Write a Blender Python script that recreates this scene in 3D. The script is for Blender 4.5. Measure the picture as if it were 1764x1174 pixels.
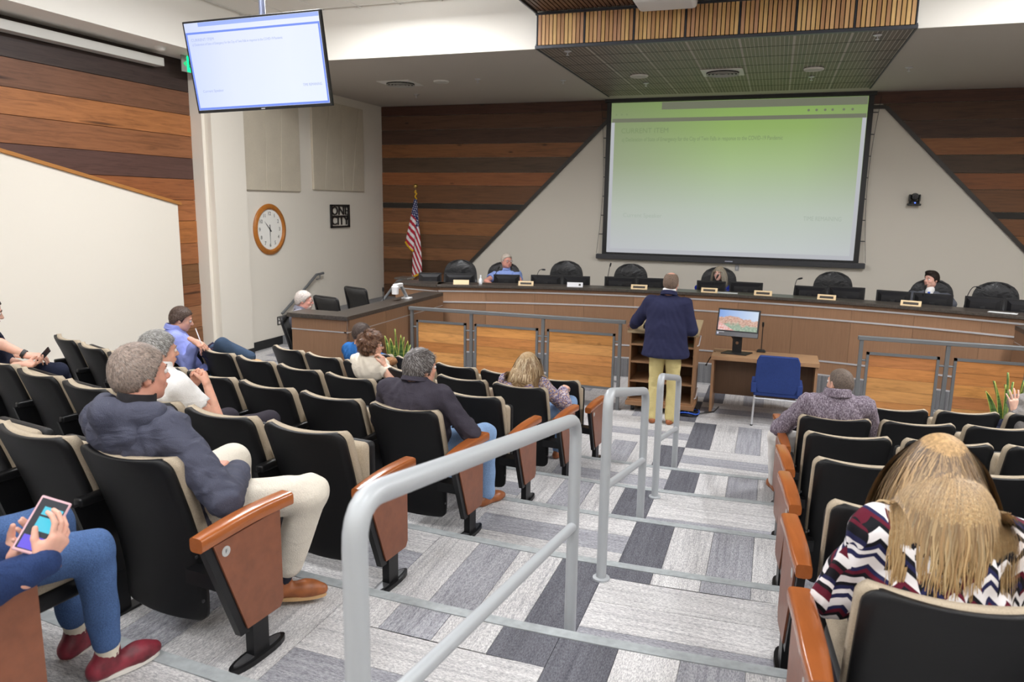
import bpy, bmesh, math, random
import numpy as np
from mathutils import Vector, Matrix

random.seed(7); rng = np.random.default_rng(7)
for o in list(bpy.data.objects): bpy.data.objects.remove(o)
SC = bpy.context.scene
COL = SC.collection

# ------------------------------------------------------------------ camera
F = 1290.6; YAW, PIT, ROL = 0.333087, 0.180621, 0.015562; HC = 2.5
def _camrot():
    cy, sy, cp, sp = math.cos(YAW), math.sin(YAW), math.cos(PIT), math.sin(PIT)
    fwd = np.array([-sy*cp, cy*cp, -sp]); right = np.array([cy, sy, 0.]); up = np.cross(right, fwd)
    c, s = math.cos(ROL), math.sin(ROL)
    return c*right+s*up, -s*right+c*up, fwd
CR, CU, CF = _camrot()
cam_data = bpy.data.cameras.new('camera'); cam = bpy.data.objects.new('camera', cam_data); COL.objects.link(cam)
cam_data.sensor_width = 36; cam_data.lens = F/1764*36; cam_data.clip_start = .05; cam_data.clip_end = 100
cam.matrix_world = Matrix(((CR[0], CU[0], -CF[0], 0), (CR[1], CU[1], -CF[1], 0), (CR[2], CU[2], -CF[2], HC), (0, 0, 0, 1)))
cam_data.dof.use_dof = True; cam_data.dof.focus_distance = 5.0; cam_data.dof.aperture_fstop = 4.0
SC.camera = cam
# a pixel gives a direction; the distance comes from the plane it lies in
def ray(x, y): return CR*((x-882)/F) - CU*((y-587)/F) + CF
CAM = np.array([0, 0, HC])
def atz(x, y, z=0.): d = ray(x, y); return CAM + d*((z-HC)/d[2])
def atx(x, y, X): d = ray(x, y); return CAM + d*(X/d[0])
def aty(x, y, Y): d = ray(x, y); return CAM + d*(Y/d[1])

# ------------------------------------------------------------------ view and light
SC.view_settings.view_transform = 'Standard'; SC.view_settings.look = 'None'
SC.view_settings.gamma = 1; SC.view_settings.exposure = 0.3; SC.view_settings.use_curve_mapping = False
w = bpy.data.worlds.new('world'); SC.world = w; w.use_nodes = True
w.node_tree.nodes['Background'].inputs[0].default_value = (.8, .85, 1, 1); w.node_tree.nodes['Background'].inputs[1].default_value = .02
def area(name, loc, rot, sx, sy, power, col=(.985, .99, 1.), spread=math.pi):
    l = bpy.data.lights.new(name, 'AREA'); l.shape = 'RECTANGLE'; l.size = sx; l.size_y = sy; l.energy = power; l.color = col; l.spread = spread
    o = bpy.data.objects.new(name, l); o.location = loc; o.rotation_euler = rot; COL.objects.link(o); return o
def spot(name, loc, target, power, ang, blend=.5, col=(1, .96, .91), size=.05):
    l = bpy.data.lights.new(name, 'SPOT'); l.energy = power; l.spot_size = math.radians(ang); l.spot_blend = blend; l.color = col; l.shadow_soft_size = size
    o = bpy.data.objects.new(name, l); o.location = loc
    o.rotation_euler = (Vector(target)-Vector(loc)).to_track_quat('-Z', 'Y').to_euler(); COL.objects.link(o); return o
ZC = 5.17      # main ceiling
ZS = 4.49      # lower soffit over the dais
YS = 9.80      # front face of the soffit
YB = 14.75     # back wall
XL, XW, XB, XK = -8.12, -8.35, -7.66, -8.0   # clock wall, board wall, bulkhead face, column face
XR = 6.5; Y0 = -3.2
LIGHT_ROWS = ((-1.4, 17, 'behind the camera'), (1.4, 19, 'over the rear seats'), (4.2, 28, 'over the middle seats'), (6.5, 66, 'over the front seats'), (8.2, 122, 'nearest the soffit'))  # out of view; last row added to brighten the wall under the soffit
LIGHT_SPOTS = [(x, y, e, w_) for y, e, w_ in LIGHT_ROWS for x in (-4.7, -2.3, .4, 3.2)]
for x, y, e, w_ in LIGHT_SPOTS: area('ceiling_light', (x, y, ZC-.2), (0, 0, 0), .56, 1.16, e)

# ------------------------------------------------------------------ small helpers
def lin(r, g, b):
    f = lambda c: (c/255/12.92) if c/255 <= .04045 else ((c/255+.055)/1.055)**2.4
    return (f(r), f(g), f(b), 1.)
def vary(rgb, lo=.95, hi=1.05): q = random.uniform(lo, hi); return lin(*[min(255, c*q) for c in rgb])
def tag(o, label=None, cat=None, group=None, kind=None):
    if label: o['label'] = label
    if cat: o['category'] = cat
    if group: o['group'] = group
    if kind: o['kind'] = kind
    return o
def thing(name, label, cat, loc=(0, 0, 0), rz=0., group=None):
    o = bpy.data.objects.new(name, None); COL.objects.link(o); o.location = loc; o.rotation_euler = (0, 0, rz); o.empty_display_size = .1
    return tag(o, label, cat, group)
def put(name, mesh, parent=None, loc=(0, 0, 0), rot=(0, 0, 0), scale=(1, 1, 1), color=None):
    o = bpy.data.objects.new(name, mesh); COL.objects.link(o); o.parent = parent
    o.location = loc; o.rotation_euler = rot; o.scale = scale
    if color: o.color = color
    return o
def copy_tree(o, parent=None):
    c = o.copy(); COL.objects.link(c); c.parent = parent
    for ch in list(o.children): copy_tree(ch, c)
    return c

class MB:
    def __init__(s): s.v = []; s.f = []; s.m = []; s.cur = 0
    def add(s, vs, fs):
        n = len(s.v); s.v += [tuple(map(float, p)) for p in vs]; s.f += [tuple(i+n for i in f) for f in fs]; s.m += [s.cur]*len(fs); return s
    def box(s, x0, x1, y0, y1, z0, z1, R=None, c=None):
        vs = [(x, y, z) for x in (x0, x1) for y in (y0, y1) for z in (z0, z1)]
        if R is not None: vs = [tuple(R @ Vector(p) + Vector(c or (0, 0, 0))) for p in vs]
        return s.add(vs, [(0, 1, 3, 2), (4, 6, 7, 5), (0, 4, 5, 1), (2, 3, 7, 6), (0, 2, 6, 4), (1, 5, 7, 3)])
    def bar(s, a, b, wd, ht, up=(0, 0, 1)):      # rectangular bar from a to b
        a = Vector(a); b = Vector(b); d = (b-a).normalized(); u = Vector(up); x = d.cross(u)
        if x.length < 1e-4: x = d.cross(Vector((0, 1, 0)))
        x.normalize(); z = x.cross(d).normalized()
        vs = [p + x*(i*wd/2) + z*(j*ht/2) for p in (a, b) for i in (-1, 1) for j in (-1, 1)]
        return s.add(vs, [(0, 1, 3, 2), (4, 6, 7, 5), (0, 4, 5, 1), (2, 3, 7, 6), (0, 2, 6, 4), (1, 5, 7, 3)])
    def prism(s, poly, ext):                       # poly: planar 3d points, extruded by ext
        n = len(poly); e = Vector(ext); vs = [Vector(p) for p in poly]; vs += [p+e for p in vs]
        return s.add(vs, [tuple(range(n))[::-1], tuple(range(n, 2*n))] + [(i, (i+1) % n, (i+1) % n+n, i+n) for i in range(n)])
    def tube(s, pts, r, n=10, cap=True):
        pts = [Vector(p) for p in pts]; rs = r if hasattr(r, '__len__') else [r]*len(pts)
        N = len(pts); base = len(s.v); vs = []; prev = None
        for i, p in enumerate(pts):
            t = (pts[min(i+1, N-1)]-pts[max(i-1, 0)]).normalized()
            if prev is None:
                x = t.cross(Vector((0, 0, 1)));  x = x if x.length > 1e-3 else t.cross(Vector((1, 0, 0)))
            else: x = prev - t*prev.dot(t)
            x.normalize(); prev = x; y = t.cross(x)
            vs += [p + (x*math.cos(2*math.pi*k/n) + y*math.sin(2*math.pi*k/n))*rs[i] for k in range(n)]
        fs = [(i*n+k, i*n+(k+1) % n, (i+1)*n+(k+1) % n, (i+1)*n+k) for i in range(N-1) for k in range(n)]
        if cap: fs += [tuple(range(n))[::-1], tuple(range((N-1)*n, N*n))]
        return s.add(vs, fs)
    def ring(s, prof, c=(0, 0, 0), n=32):            # closed profile swept round, no caps
        c = Vector(c); N = len(prof); vs = [Vector((r*math.cos(2*math.pi*k/n), r*math.sin(2*math.pi*k/n), z))+c for r, z in prof for k in range(n)]
        return s.add(vs, [(i*n+k, i*n+(k+1) % n, ((i+1) % N)*n+(k+1) % n, ((i+1) % N)*n+k) for i in range(N) for k in range(n)])
    def lathe(s, prof, c=(0, 0, 0), n=20, R=None):
        c = Vector(c); R = R or Matrix.Identity(3); vs = []
        for r, z in prof: vs += [R @ Vector((r*math.cos(2*math.pi*k/n), r*math.sin(2*math.pi*k/n), z)) + c for k in range(n)]
        N = len(prof)
        fs = [(i*n+k, i*n+(k+1) % n, (i+1)*n+(k+1) % n, (i+1)*n+k) for i in range(N-1) for k in range(n)]
        return s.add(vs, fs + [tuple(range(n))[::-1], tuple(range((N-1)*n, N*n))])
    def ball(s, c, r, n=10, m=7, sc=(1, 1, 1), R=None):
        return s.lathe2([(math.sin(math.pi*i/m)*r, -math.cos(math.pi*i/m)*r) for i in range(m+1)], c, n, sc, R)
    def lathe2(s, prof, c, n, sc, R=None):
        c = Vector(c); R = R or Matrix.Identity(3); vs = []
        for r, z in prof:
            r = max(r, 1e-5); vs += [R @ Vector((sc[0]*r*math.cos(2*math.pi*k/n), sc[1]*r*math.sin(2*math.pi*k/n), sc[2]*z)) + c for k in range(n)]
        N = len(prof)
        return s.add(vs, [(i*n+k, i*n+(k+1) % n, (i+1)*n+(k+1) % n, (i+1)*n+k) for i in range(N-1) for k in range(n)])
    def grid(s, fn, nu, nv):                       # fn(i/nu, j/nv) -> point
        vs = [fn(i/nu, j/nv) for i in range(nu+1) for j in range(nv+1)]
        return s.add(vs, [(i*(nv+1)+j, (i+1)*(nv+1)+j, (i+1)*(nv+1)+j+1, i*(nv+1)+j+1) for i in range(nu) for j in range(nv)])
    def mesh(s, name, mats, smooth=False):
        me = bpy.data.meshes.new(name); me.from_pydata(s.v, [], s.f)
        for m in (mats if isinstance(mats, (list, tuple)) else [mats]): me.materials.append(m)
        me.polygons.foreach_set('material_index', s.m)
        bm = bmesh.new(); bm.from_mesh(me); bmesh.ops.recalc_face_normals(bm, faces=bm.faces); bm.to_mesh(me); bm.free()
        if smooth: me.polygons.foreach_set('use_smooth', [True]*len(me.polygons))
        return me
    def build(s, name, mats, parent=None, smooth=False, bevel=0, seg=2, **kw):
        o = put(name, s.mesh(name, mats, smooth or bevel > 0), parent, **kw)
        if bevel:
            b = o.modifiers.new('bevel', 'BEVEL'); b.width = bevel; b.segments = seg; b.limit_method = 'ANGLE'; b.angle_limit = .6; b.harden_normals = True
        elif smooth:
            try: o.data.set_sharp_from_angle(angle=math.radians(40))
            except Exception: pass
        return o
def struct(name, mb, m, parent=None, **kw):
    o = mb.build(name, m, parent, **kw); o['kind'] = 'structure'; return o

# ------------------------------------------------------------------ materials
class Mat:
    def __init__(s, name, base=(.5, .5, .5, 1), rough=.5, metal=0., spec=.5):
        s.m = bpy.data.materials.new(name); s.m.use_nodes = True; s.nt = s.m.node_tree
        s.b = s.nt.nodes['Principled BSDF']; s.set('Base Color', base); s.set('Roughness', rough); s.set('Metallic', metal); s.set('Specular IOR Level', spec)
    def set(s, k, v): s.b.inputs[k].default_value = v; return s
    def n(s, typ, ins=None, **props):
        nd = s.nt.nodes.new(typ)
        for k, v in props.items(): setattr(nd, k, v)
        for k, v in (ins or {}).items():
            if hasattr(v, 'is_linked') or hasattr(v, 'links'): s.nt.links.new(v, nd.inputs[k])
            else: nd.inputs[k].default_value = v
        return nd
    def link(s, a, k): s.nt.links.new(a, s.b.inputs[k]); return s
    def coord(s, kind='Object', scale=(1, 1, 1), rnd=0.):
        c = s.n('ShaderNodeTexCoord').outputs[kind]
        mp = s.n('ShaderNodeMapping', {'Vector': c, 'Scale': scale})
        if rnd:
            oi = s.n('ShaderNodeObjectInfo'); ml = s.n('ShaderNodeMath', {0: oi.outputs['Random'], 1: rnd}, operation='MULTIPLY')
            cb = s.n('ShaderNodeCombineXYZ', {0: ml.outputs[0], 1: ml.outputs[0], 2: ml.outputs[0]}); s.nt.links.new(cb.outputs[0], mp.inputs['Location'])
        return mp.outputs[0]
    def math(s, op, a, b=0., c=None):
        d = {0: a, 1: b}
        if c is not None: d[2] = c
        return s.n('ShaderNodeMath', d, operation=op).outputs[0]
    def noise(s, vec, scale=5, detail=3, rough=.5, dist=0.): return s.n('ShaderNodeTexNoise', {'Vector': vec, 'Scale': scale, 'Detail': detail, 'Roughness': rough, 'Distortion': dist}).outputs['Fac']
    def ramp(s, fac, stops, interp='LINEAR'):
        r = s.n('ShaderNodeValToRGB', {'Fac': fac}); e = r.color_ramp.elements; r.color_ramp.interpolation = interp
        while len(e) < len(stops): e.new(.5)
        for el, (p, c) in zip(e, stops): el.position = p; el.color = c
        return r.outputs[0]
    def mix(s, a, b, fac, mode='MIX'):
        nd = s.n('ShaderNodeMix', data_type='RGBA', blend_type=mode)
        for i, v in ((0, fac), (6, a), (7, b)):
            if hasattr(v, 'links'): s.nt.links.new(v, nd.inputs[i])
            else: nd.inputs[i].default_value = v
        return nd.outputs[2]
    def bump(s, h, strength=.3, dist=.002):
        nd = s.n('ShaderNodeBump', {'Height': h, 'Strength': strength, 'Distance': dist}); s.nt.links.new(nd.outputs[0], s.b.inputs['Normal']); return s

def plain(name, rgb, rough=.5, metal=0., var=0., scale=8, bump=0., spec=.5, bscale=200):
    m = Mat(name, lin(*rgb), rough, metal, spec)
    if var:
        c = m.coord(); f = m.noise(c, scale, 4)
        a = lin(*[max(0, x*(1-var)) for x in rgb]); b = lin(*[min(255, x*(1+var)) for x in rgb]); m.link(m.ramp(f, [(.3, a), (.7, b)]), 'Base Color')
    if bump: m.bump(m.noise(m.coord(), bscale, 2), bump, .002)
    return m.m
def emit(name, rgb, strength):
    m = Mat(name, (0, 0, 0, 1)); m.set('Emission Color', lin(*rgb)); m.set('Emission Strength', strength); return m.m
def wood(name, along=(0.6, 9, 9), dark=(.35, .35, .35), rough=.55, knots=True, spec=.35, contrast=1.):
    # grain stretched along one axis; the board's own tone is the object colour
    m = Mat(name, rough=rough, spec=spec); c = m.coord('Object', along, 37.); oi = m.n('ShaderNodeObjectInfo').outputs['Color']
    g = m.noise(c, 2.2, 6, .65, 1.2); f = m.noise(c, 9., 3, .6, .3)
    t = m.math('ADD', m.math('MULTIPLY', g, .75), m.math('MULTIPLY', f, .25))
    d = .5*contrast
    tone = m.ramp(t, [(.28, (1-d, 1-d*1.02, 1-d*1.05, 1)), (.5, (.92, .9, .88, 1)), (.74, (1+d*.35, 1+d*.35, 1+d*.35, 1))])
    col = m.mix(oi, tone, 1., 'MULTIPLY')
    if knots:
        v = m.n('ShaderNodeTexVoronoi', {'Vector': m.coord('Object', (along[0]*1.6, along[1]*.3, along[2]*.3), 53.), 'Scale': 1.4}, feature='F1').outputs['Distance']
        k = m.ramp(v, [(.03, (.12, .1, .09, 1)), (.09, (1, 1, 1, 1))]); col = m.mix(col, k, .8, 'MULTIPLY')
    m.link(col, 'Base Color'); m.bump(t, .25, .003); return m.m
def carpet(name):
    m = Mat(name, rough=.95, spec=.1); oi = m.n('ShaderNodeObjectInfo').outputs['Color']
    s1 = m.noise(m.coord('Object', (46, 1.6, 1), 31.), 1.0, 4, .65); s2 = m.noise(m.coord('Object', (260, 60, 1), 17.), 1.0, 2, .6); s3 = m.noise(m.coord('Object', (330, 330, 330)), 1., 1)
    a = m.ramp(s1, [(.3, (.62, .62, .64, 1)), (.5, (.97, .97, .97, 1)), (.7, (1.15, 1.15, 1.14, 1))])
    b = m.ramp(s2, [(.36, (.5, .5, .53, 1)), (.62, (1.22, 1.22, 1.2, 1))]); c = m.ramp(s3, [(.35, (.72, .72, .72, 1)), (.65, (1.2, 1.2, 1.2, 1))])
    col = m.mix(m.mix(m.mix(oi, a, .75, 'MULTIPLY'), b, .75, 'MULTIPLY'), c, .8, 'MULTIPLY'); m.link(col, 'Base Color'); m.bump(s2, .5, .004); return m.m
def fabric(name, rgb, var=.12, scale=60, rough=.9, bump=.25, fold=0., foldscale=6, metal=0.):
    m = Mat(name, rough=rough, spec=.2); c = m.coord(); f = m.noise(c, scale, 3); g = m.noise(c, 4, 2)
    a = lin(*[x*(1-var) for x in rgb]); b = lin(*[min(255, x*(1+var)) for x in rgb])
    col = m.ramp(m.math('ADD', m.math('MULTIPLY', f, .7), m.math('MULTIPLY', g, .3)), [(.3, a), (.7, b)]); m.link(col, 'Base Color')
    h = f
    if fold:
        q = m.noise(m.coord('Object', (1, 1, 1.8)), foldscale, 2, .4, 1.5); h = m.math('ADD', m.math('MULTIPLY', f, .12), m.math('MULTIPLY', q, fold))
        m.bump(h, .8, .03)
    elif bump: m.bump(f, bump, .002)
    return m.m

M_CREAM = plain('cream_paint', (226, 219, 207), .75, bump=.06, bscale=140)
M_WHITE = plain('white_paint', (240, 236, 228), .75, bump=.05, bscale=140)
M_SOFFIT = plain('shaded_white_paint', (188, 180, 170), .8)  # white soffit with the shade of its underside put into the colour
M_BLACKP = plain('black_plastic', (26, 26, 28), .45, bump=.15, bscale=500)
M_DARK = plain('dark_void', (14, 12, 11), .8)
M_CHROME = plain('brushed_steel', (212, 212, 216), .35, .55)
M_GREYMET = plain('grey_painted_metal', (118, 120, 122), .45, .3)
M_RAIL = plain('light_grey_enamel', (176, 180, 184), .4, .1)
M_NOSE = plain('grey_vinyl', (158, 163, 165), .6, var=.06, scale=30)
M_BASEB = plain('black_rubber', (32, 32, 33), .6)
M_PLANK = wood('reclaimed_board', (.55, 8, 8), rough=.5, contrast=1.15)
M_PLANKY = wood('reclaimed_board_depth', (8, .55, 8), rough=.5, contrast=1.15)
M_LAM = wood('walnut_laminate', (60, 60, 1.1), rough=.45, knots=False, contrast=.55)
M_CARPET = carpet('carpet_plank')
M_CTOP = plain('dark_countertop', (66, 60, 55), .35, var=.25, scale=60)
M_TRIMB = plain('bronze_trim', (62, 58, 55), .45, .4)
# ================================================================== SETTING
CX, CY = -.9, 17.5                       # centre of the seating arcs
HS = .14                                 # riser
NOSE = [None, 6.67, 5.727, 4.787, 3.825, 2.852, 1.925, .985, .04]
def arcy(k, x): R = CY-NOSE[k]; return CY-math.sqrt(R*R-(x-CX)**2)
XA, XZ = -8.25, 6.4                      # ends of the stepped floor
# floor of the front area
fl = MB().box(-8.6, XR, 5.5, YB, -.2, 0); floor = struct('floor', fl, M_CARPET); floor.color = lin(176, 175, 176)
fl2 = MB().box(-8.6, XR, Y0, 5.6, -.2, -.001)
NS = 40
treads = []
for k in range(1, 9):
    xs = [XA+(XZ-XA)*i/NS for i in range(NS+1)]
    fr = [(x, arcy(k, x)) for x in xs]
    bk = [(x, (arcy(k+1, x) if k < 8 else Y0)-(.0 if k == 8 else .02)) for x in xs]
    mb = MB().prism([(x, y, 0) for x, y in fr] + [(x, y, 0) for x, y in reversed(bk)], (0, 0, k*HS))
    t = struct('floor_step', mb, M_CARPET); t.color = lin(170, 169, 171); treads.append(t)
    nb = MB()
    nb.prism([(x, y-.055, k*HS+.001) for x, y in fr] + [(x, y+.004, k*HS+.001) for x, y in reversed(fr)], (0, 0, .009))
    nb.prism([(x, y+.0005, k*HS-.035) for x, y in fr] + [(x, y+.005, k*HS-.035) for x, y in reversed(fr)], (0, 0, .04))
    nb.build('nosing', M_NOSE, t)
# carpet planks, 25 cm by 1 m, laid in alternating blocks of four
LIGHT, MID, DARKT = lin(206, 204, 204), lin(164, 164, 170), lin(106, 106, 113)
def plank(parent, poly, z, vertical, color):
    cx = sum(p[0] for p in poly)/len(poly); cy = sum(p[1] for p in poly)/len(poly)
    a = 0 if vertical else math.pi/2; c, s = math.cos(-a), math.sin(-a)
    loc = [((x-cx)*c-(y-cy)*s, (x-cx)*s+(y-cy)*c, 0) for x, y in poly]
    put('carpet_tile', MB().prism(loc, (0, 0, .006)).mesh('carpet_tile', M_CARPET), parent, (cx, cy, z), (0, 0, a), color=color)
G = .0015
def shade(col, i, vert):
    if vert and ((col == 0 and i == 0) or (col == -1 and i == 3)): return DARKT
    j = (i+col*3+random.randrange(2)) % 3
    return MID if (i % 4 == 2 if col >= 0 else i % 4 == 1) else (lambda q: tuple(c*q for c in LIGHT))(random.uniform(.9, 1.03))
for col in range(-8, 4):
    x0 = -.735+col
    for row in range(4):
        y1 = 10.76-row; y0 = y1-1; vert = (row+(0 if col >= 0 else 1)+abs(col)//1*(1 if col > 0 else 0)+(abs(col+1) if col < 0 else 0)) % 2 == 0
        if col == 0: vert = row in (0, 2)
        if col == -1: vert = row in (1, 3)
        for i in range(4):
            if vert: P = [(x0+.25*i+G, y0+G), (x0+.25*i+.25-G, y0+G), (x0+.25*i+.25-G, y1-G), (x0+.25*i+G, y1-G)]
            else: P = [(x0+G, y0+.25*i+G), (x0+1-G, y0+.25*i+G), (x0+1-G, y0+.25*i+.25-G), (x0+G, y0+.25*i+.25-G)]
            if min(p[1] for p in P) < max(arcy(1, P[0][0]), arcy(1, P[1][0])): 
                P = [(p[0], max(p[1], arcy(1, p[0])+.002)) for p in P]
                if P[2][1]-P[0][1] < .01 or P[3][1]-P[1][1] < .01: continue
            if P[0][0] < -8.05: continue
            plank(floor, P, .0, vert, shade(col, i, vert))
for k in range(1, 9):
    for col in range(-3, 2):
        x0 = -.735+col; b1 = k+1 if k < 8 else None
        vert = (k % 2 == 1) == (col % 2 == 0)
        fy = lambda x, o=0.: arcy(k, x)-.056-o
        by = lambda x: (arcy(k+1, x) if k < 8 else -1.)
        def strips(vertical, o0, o1):
            for i in range(4):
                if vertical:
                    xa, xb = x0+.25*i+G, x0+.25*i+.25-G
                    P = [(xa, max(by(xa), fy(xa, o1))), (xb, max(by(xb), fy(xb, o1))), (xb, fy(xb, o0)), (xa, fy(xa, o0))]
                    plank(treads[k-1], P, k*HS, True, shade(col, i, True))
                else:
                    a = o0+.25*i; b = min(a+.25, o1)
                    if b-a < .03: continue
                    xa, xb = x0+G, x0+1-G
                    P = [(xa, max(by(xa), fy(xa, b-G))), (xb, max(by(xb), fy(xb, b-G))), (xb, fy(xb, a+G)), (xa, fy(xa, a+G))]
                    if P[2][1]-P[1][1] < .02: continue
                    plank(treads[k-1], P, k*HS, False, shade(col, i, False))
        if k == 4 and col == 0: strips(True, 0, .13); strips(False, .13, 1)
        elif k == 5 and col == -1: strips(True, 0, .22); strips(False, .22, 1)
        else: strips(vert, 0, 1.)
# ---- walls, column, ceilings
wb = struct('wall_back', MB().box(-8.6, XR, YB, YB+.2, -.2, ZC+.2), M_CREAM)
# trapezoid of paint stands proud of nothing: boards sit in front of the wall on both sides
def zb(L, Y): return [aty(x, y, Y)[2] for x, y in L]
TOP = ZS
bz = [TOP, 4.29, 4.0, 3.71, 3.43, 3.13, 2.86, 2.49, 2.38, 2.1, 1.83, 1.55, 1.28, 1.0, .72, .44, .16, 0.]
DL = lambda z: -5.996+(z-1.328)*1.0018            # left diagonal edge
DR = lambda z: 1.63+(4.237-z)*.983
TONE = [(c[0]*.98, c[1]*1.04, c[2]*1.1) for c in [(84, 52, 40), (96, 64, 46), (88, 60, 46), (148, 92, 54), (92, 68, 50), (150, 88, 50), (122, 78, 48), (52, 44, 38), (126, 80, 50), (158, 100, 58), (110, 74, 48), (132, 86, 54), (104, 70, 46), (120, 78, 50), (100, 66, 44), (110, 72, 46), (96, 62, 42)]]
for i in range(len(bz)-1):
    z1, z0 = bz[i]-.0025, bz[i+1]+.0025
    for side in (0, 1):
        if side == 0: P = [(XL, z0), (min(DL(z0), -3.0), z0), (min(DL(z1), -3.0), z1), (XL, z1)]
        else: P = [(max(DR(z0), 1.4), z0), (XR, z0), (XR, z1), (max(DR(z1), 1.4), z1)]
        if z0 > 4.2: P = [(XL, z0), (-3.0, z0), (-3.0, z1), (XL, z1)] if side == 0 else [(-3.0, z0), (XR, z0), (XR, z1), (-3.0, z1)]
        d = .028+random.uniform(-.004, .004)
        cx = sum(p[0] for p in P)/4; cz = sum(p[1] for p in P)/4; t = TONE[i]
        MB().prism([(x-cx, 0, z-cz) for x, z in P], (0, d, 0)).build('plank', M_PLANK, wb, bevel=.003, seg=1, loc=(cx, YB-d, cz), color=vary(t, .92, 1.08))
for a, b in (((DL(0), 0), (DL(4.237), 4.237)), ((DR(4.237), 4.237), (DR(0), 0)), ((DL(4.237), 4.237), (DR(4.237), 4.237))):
    MB().bar((a[0], YB-.03, a[1]), (b[0], YB-.03, b[1]), .06, .07, up=(0, 1, 0)).build('edge_trim', M_TRIMB, wb)
# clock wall
wl = struct('wall_left_far', MB().box(XL-.3, XL, 9.3, YB+.1, -.2, ZC+.2), M_CREAM)
struct('baseboard_left', MB().box(XL, XL+.015, 10.0, YB, 0, .15), M_BASEB, bevel=.004)
# column
struct('column', MB().box(XW-.2, XK, 9.36, 10.09, 0, ZS), M_CREAM)
struct('baseboard_column', MB().box(XW-.1, XK+.012, 9.348, 10.10, 0, .1), M_BASEB, bevel=.004)
# board wall on the left
ww = struct('wall_left', MB().box(XW-.3, XW, Y0, 9.4, -.2, ZC+.2), M_DARK)
pz = [ZS] + [float(np.mean([atx(a, b, XW+.025)[2], atx(c, d, XW+.025)[2]])) for a, b, c, d in ((0, 97, 330, 159.5), (0, 149, 331, 198.6), (0, 197, 332, 235), (0, 245, 334, 274))]
stepz = (pz[1]-pz[4])/3
while pz[-1] > .3: pz.append(pz[-1]-stepz*random.uniform(.94, 1.06))
pz[-1] = max(pz[-1], .02)
PT = [(c[0], c[1]*1.05, c[2]*1.12) for c in [(66, 50, 44), (120, 78, 54), (168, 104, 58), (142, 88, 54), (92, 62, 52), (150, 88, 50), (160, 96, 54), (176, 106, 54), (152, 92, 52), (116, 76, 44), (138, 84, 50), (146, 96, 62), (128, 84, 54), (138, 90, 56)]]
for i in range(len(pz)-1):
    z1, z0 = pz[i]-.0025, pz[i+1]+.0025; d = .028+random.uniform(-.004, .004); t = PT[min(i, len(PT)-1)]
    cut = [9.36] + ([random.uniform(3.0, 5.0)] if i % 2 else [random.uniform(1., 2.)]) + [Y0]
    for a, b in zip(cut[:-1], cut[1:]):
        MB().box(0, d, b+.002-(a+b)/2, a-.002-(a+b)/2, -(z1-z0)/2, (z1-z0)/2).build('plank', M_PLANKY, ww, bevel=.003, seg=1, loc=(XW, (a+b)/2, (z0+z1)/2), color=vary(t))
# low cream wall in front of the boards, with its sloping oak cap
XC = -8.24
p0, p1 = atx(0, 262, XC), atx(306, 352, XC); sl = (p1[2]-p0[2])/(p1[1]-p0[1]); ye = p1[1]
zl = lambda y: p1[2]+(y-ye)*sl
struct('wall_left_low', MB().prism([(XW+.02, Y0, 0), (XW+.02, ye, 0), (XW+.02, ye, zl(ye)), (XW+.02, Y0, zl(Y0))], (XC-XW-.02, 0, 0)), M_CREAM)
cap = MB().bar((XC-.045, Y0, zl(Y0)+.02), (XC-.045, ye+.05, zl(ye+.05)+.02), .15, .045).build('trim_1', wood('oak_cap', (9, .6, 9), knots=False, contrast=.6), bevel=.006, color=lin(176, 120, 62)); cap['kind'] = 'structure'
# bulkhead along the left wall and soffit over the dais
struct('ceiling_bulkhead', MB().box(XW-.2, XB, Y0, YS, ZS, ZC+.1), M_WHITE)
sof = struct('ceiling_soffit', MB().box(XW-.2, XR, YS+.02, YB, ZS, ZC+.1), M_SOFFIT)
struct('wall_soffit_face', MB().box(XW-.2, XR, YS, YS+.02, ZS, ZC+.1), M_WHITE)
ceil = struct('ceiling', MB().box(XB-.1, XR+.3, Y0-.3, YS+.1, ZC+.02, ZC+.2), M_WHITE)
M_TILE = plain('acoustic_tile', (232, 228, 220), .9, bump=.3, bscale=90)
M_TBAR = plain('white_enamel', (228, 225, 218), .5)
tile = MB().box(-.3, .3, -.6, .6, 0, .025).mesh('ceiling_tile', M_TILE)
for ix in range(8):
    for iy in range(4):
        put('ceiling_tile', tile, ceil, (XB+.42+.62*ix, YS-.72-1.22*iy, ZC-.004))
gb = MB()
for ix in range(9): gb.box(XB+.1+.62*ix-.012, XB+.1+.62*ix+.012, YS-5.05, YS, ZC-.008, ZC+.03)
for iy in range(5): gb.box(XB, XB+5.1, YS-.11-1.22*iy-.012, YS-.11-1.22*iy+.012, ZC-.008, ZC+.03)
gb.build('ceiling_grid', M_TBAR, ceil)
struct('wall_right', MB().box(XR, XR+.3, Y0-.3, YB+.2, -.2, ZC+.2), M_CREAM)
struct('wall_rear', MB().box(XW-.3, XR+.3, Y0-.3, Y0, -.2, ZC+.2), M_CREAM)
# unseen ceiling lights; deep glowing diffusers shaped to brighten the upper walls
M_LENS = emit('lit_diffuser', (250, 252, 255), 9.)
lt0 = thing('ceiling_light', 'rectangular surface-mounted ceiling light above the seats', 'ceiling light', group='ceiling lights')
MB().box(-.3, .3, -.6, .6, .0, .02).build('frame', M_TBAR, lt0, loc=(0, 0, .0)); MB().box(-.28, .28, -.58, .58, -.16, .004).build('diffuser', M_LENS, lt0, bevel=.02)
for i, (x, y, e, w_) in enumerate(LIGHT_SPOTS):
    t = lt0 if i == 0 else copy_tree(lt0); t.location = (x, y, ZC-.022); t['label'] = 'unseen rectangular ceiling light, %s from the clock side, in the row %s' % (('first', 'second', 'third', 'fourth')[i % 4], w_)
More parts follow.
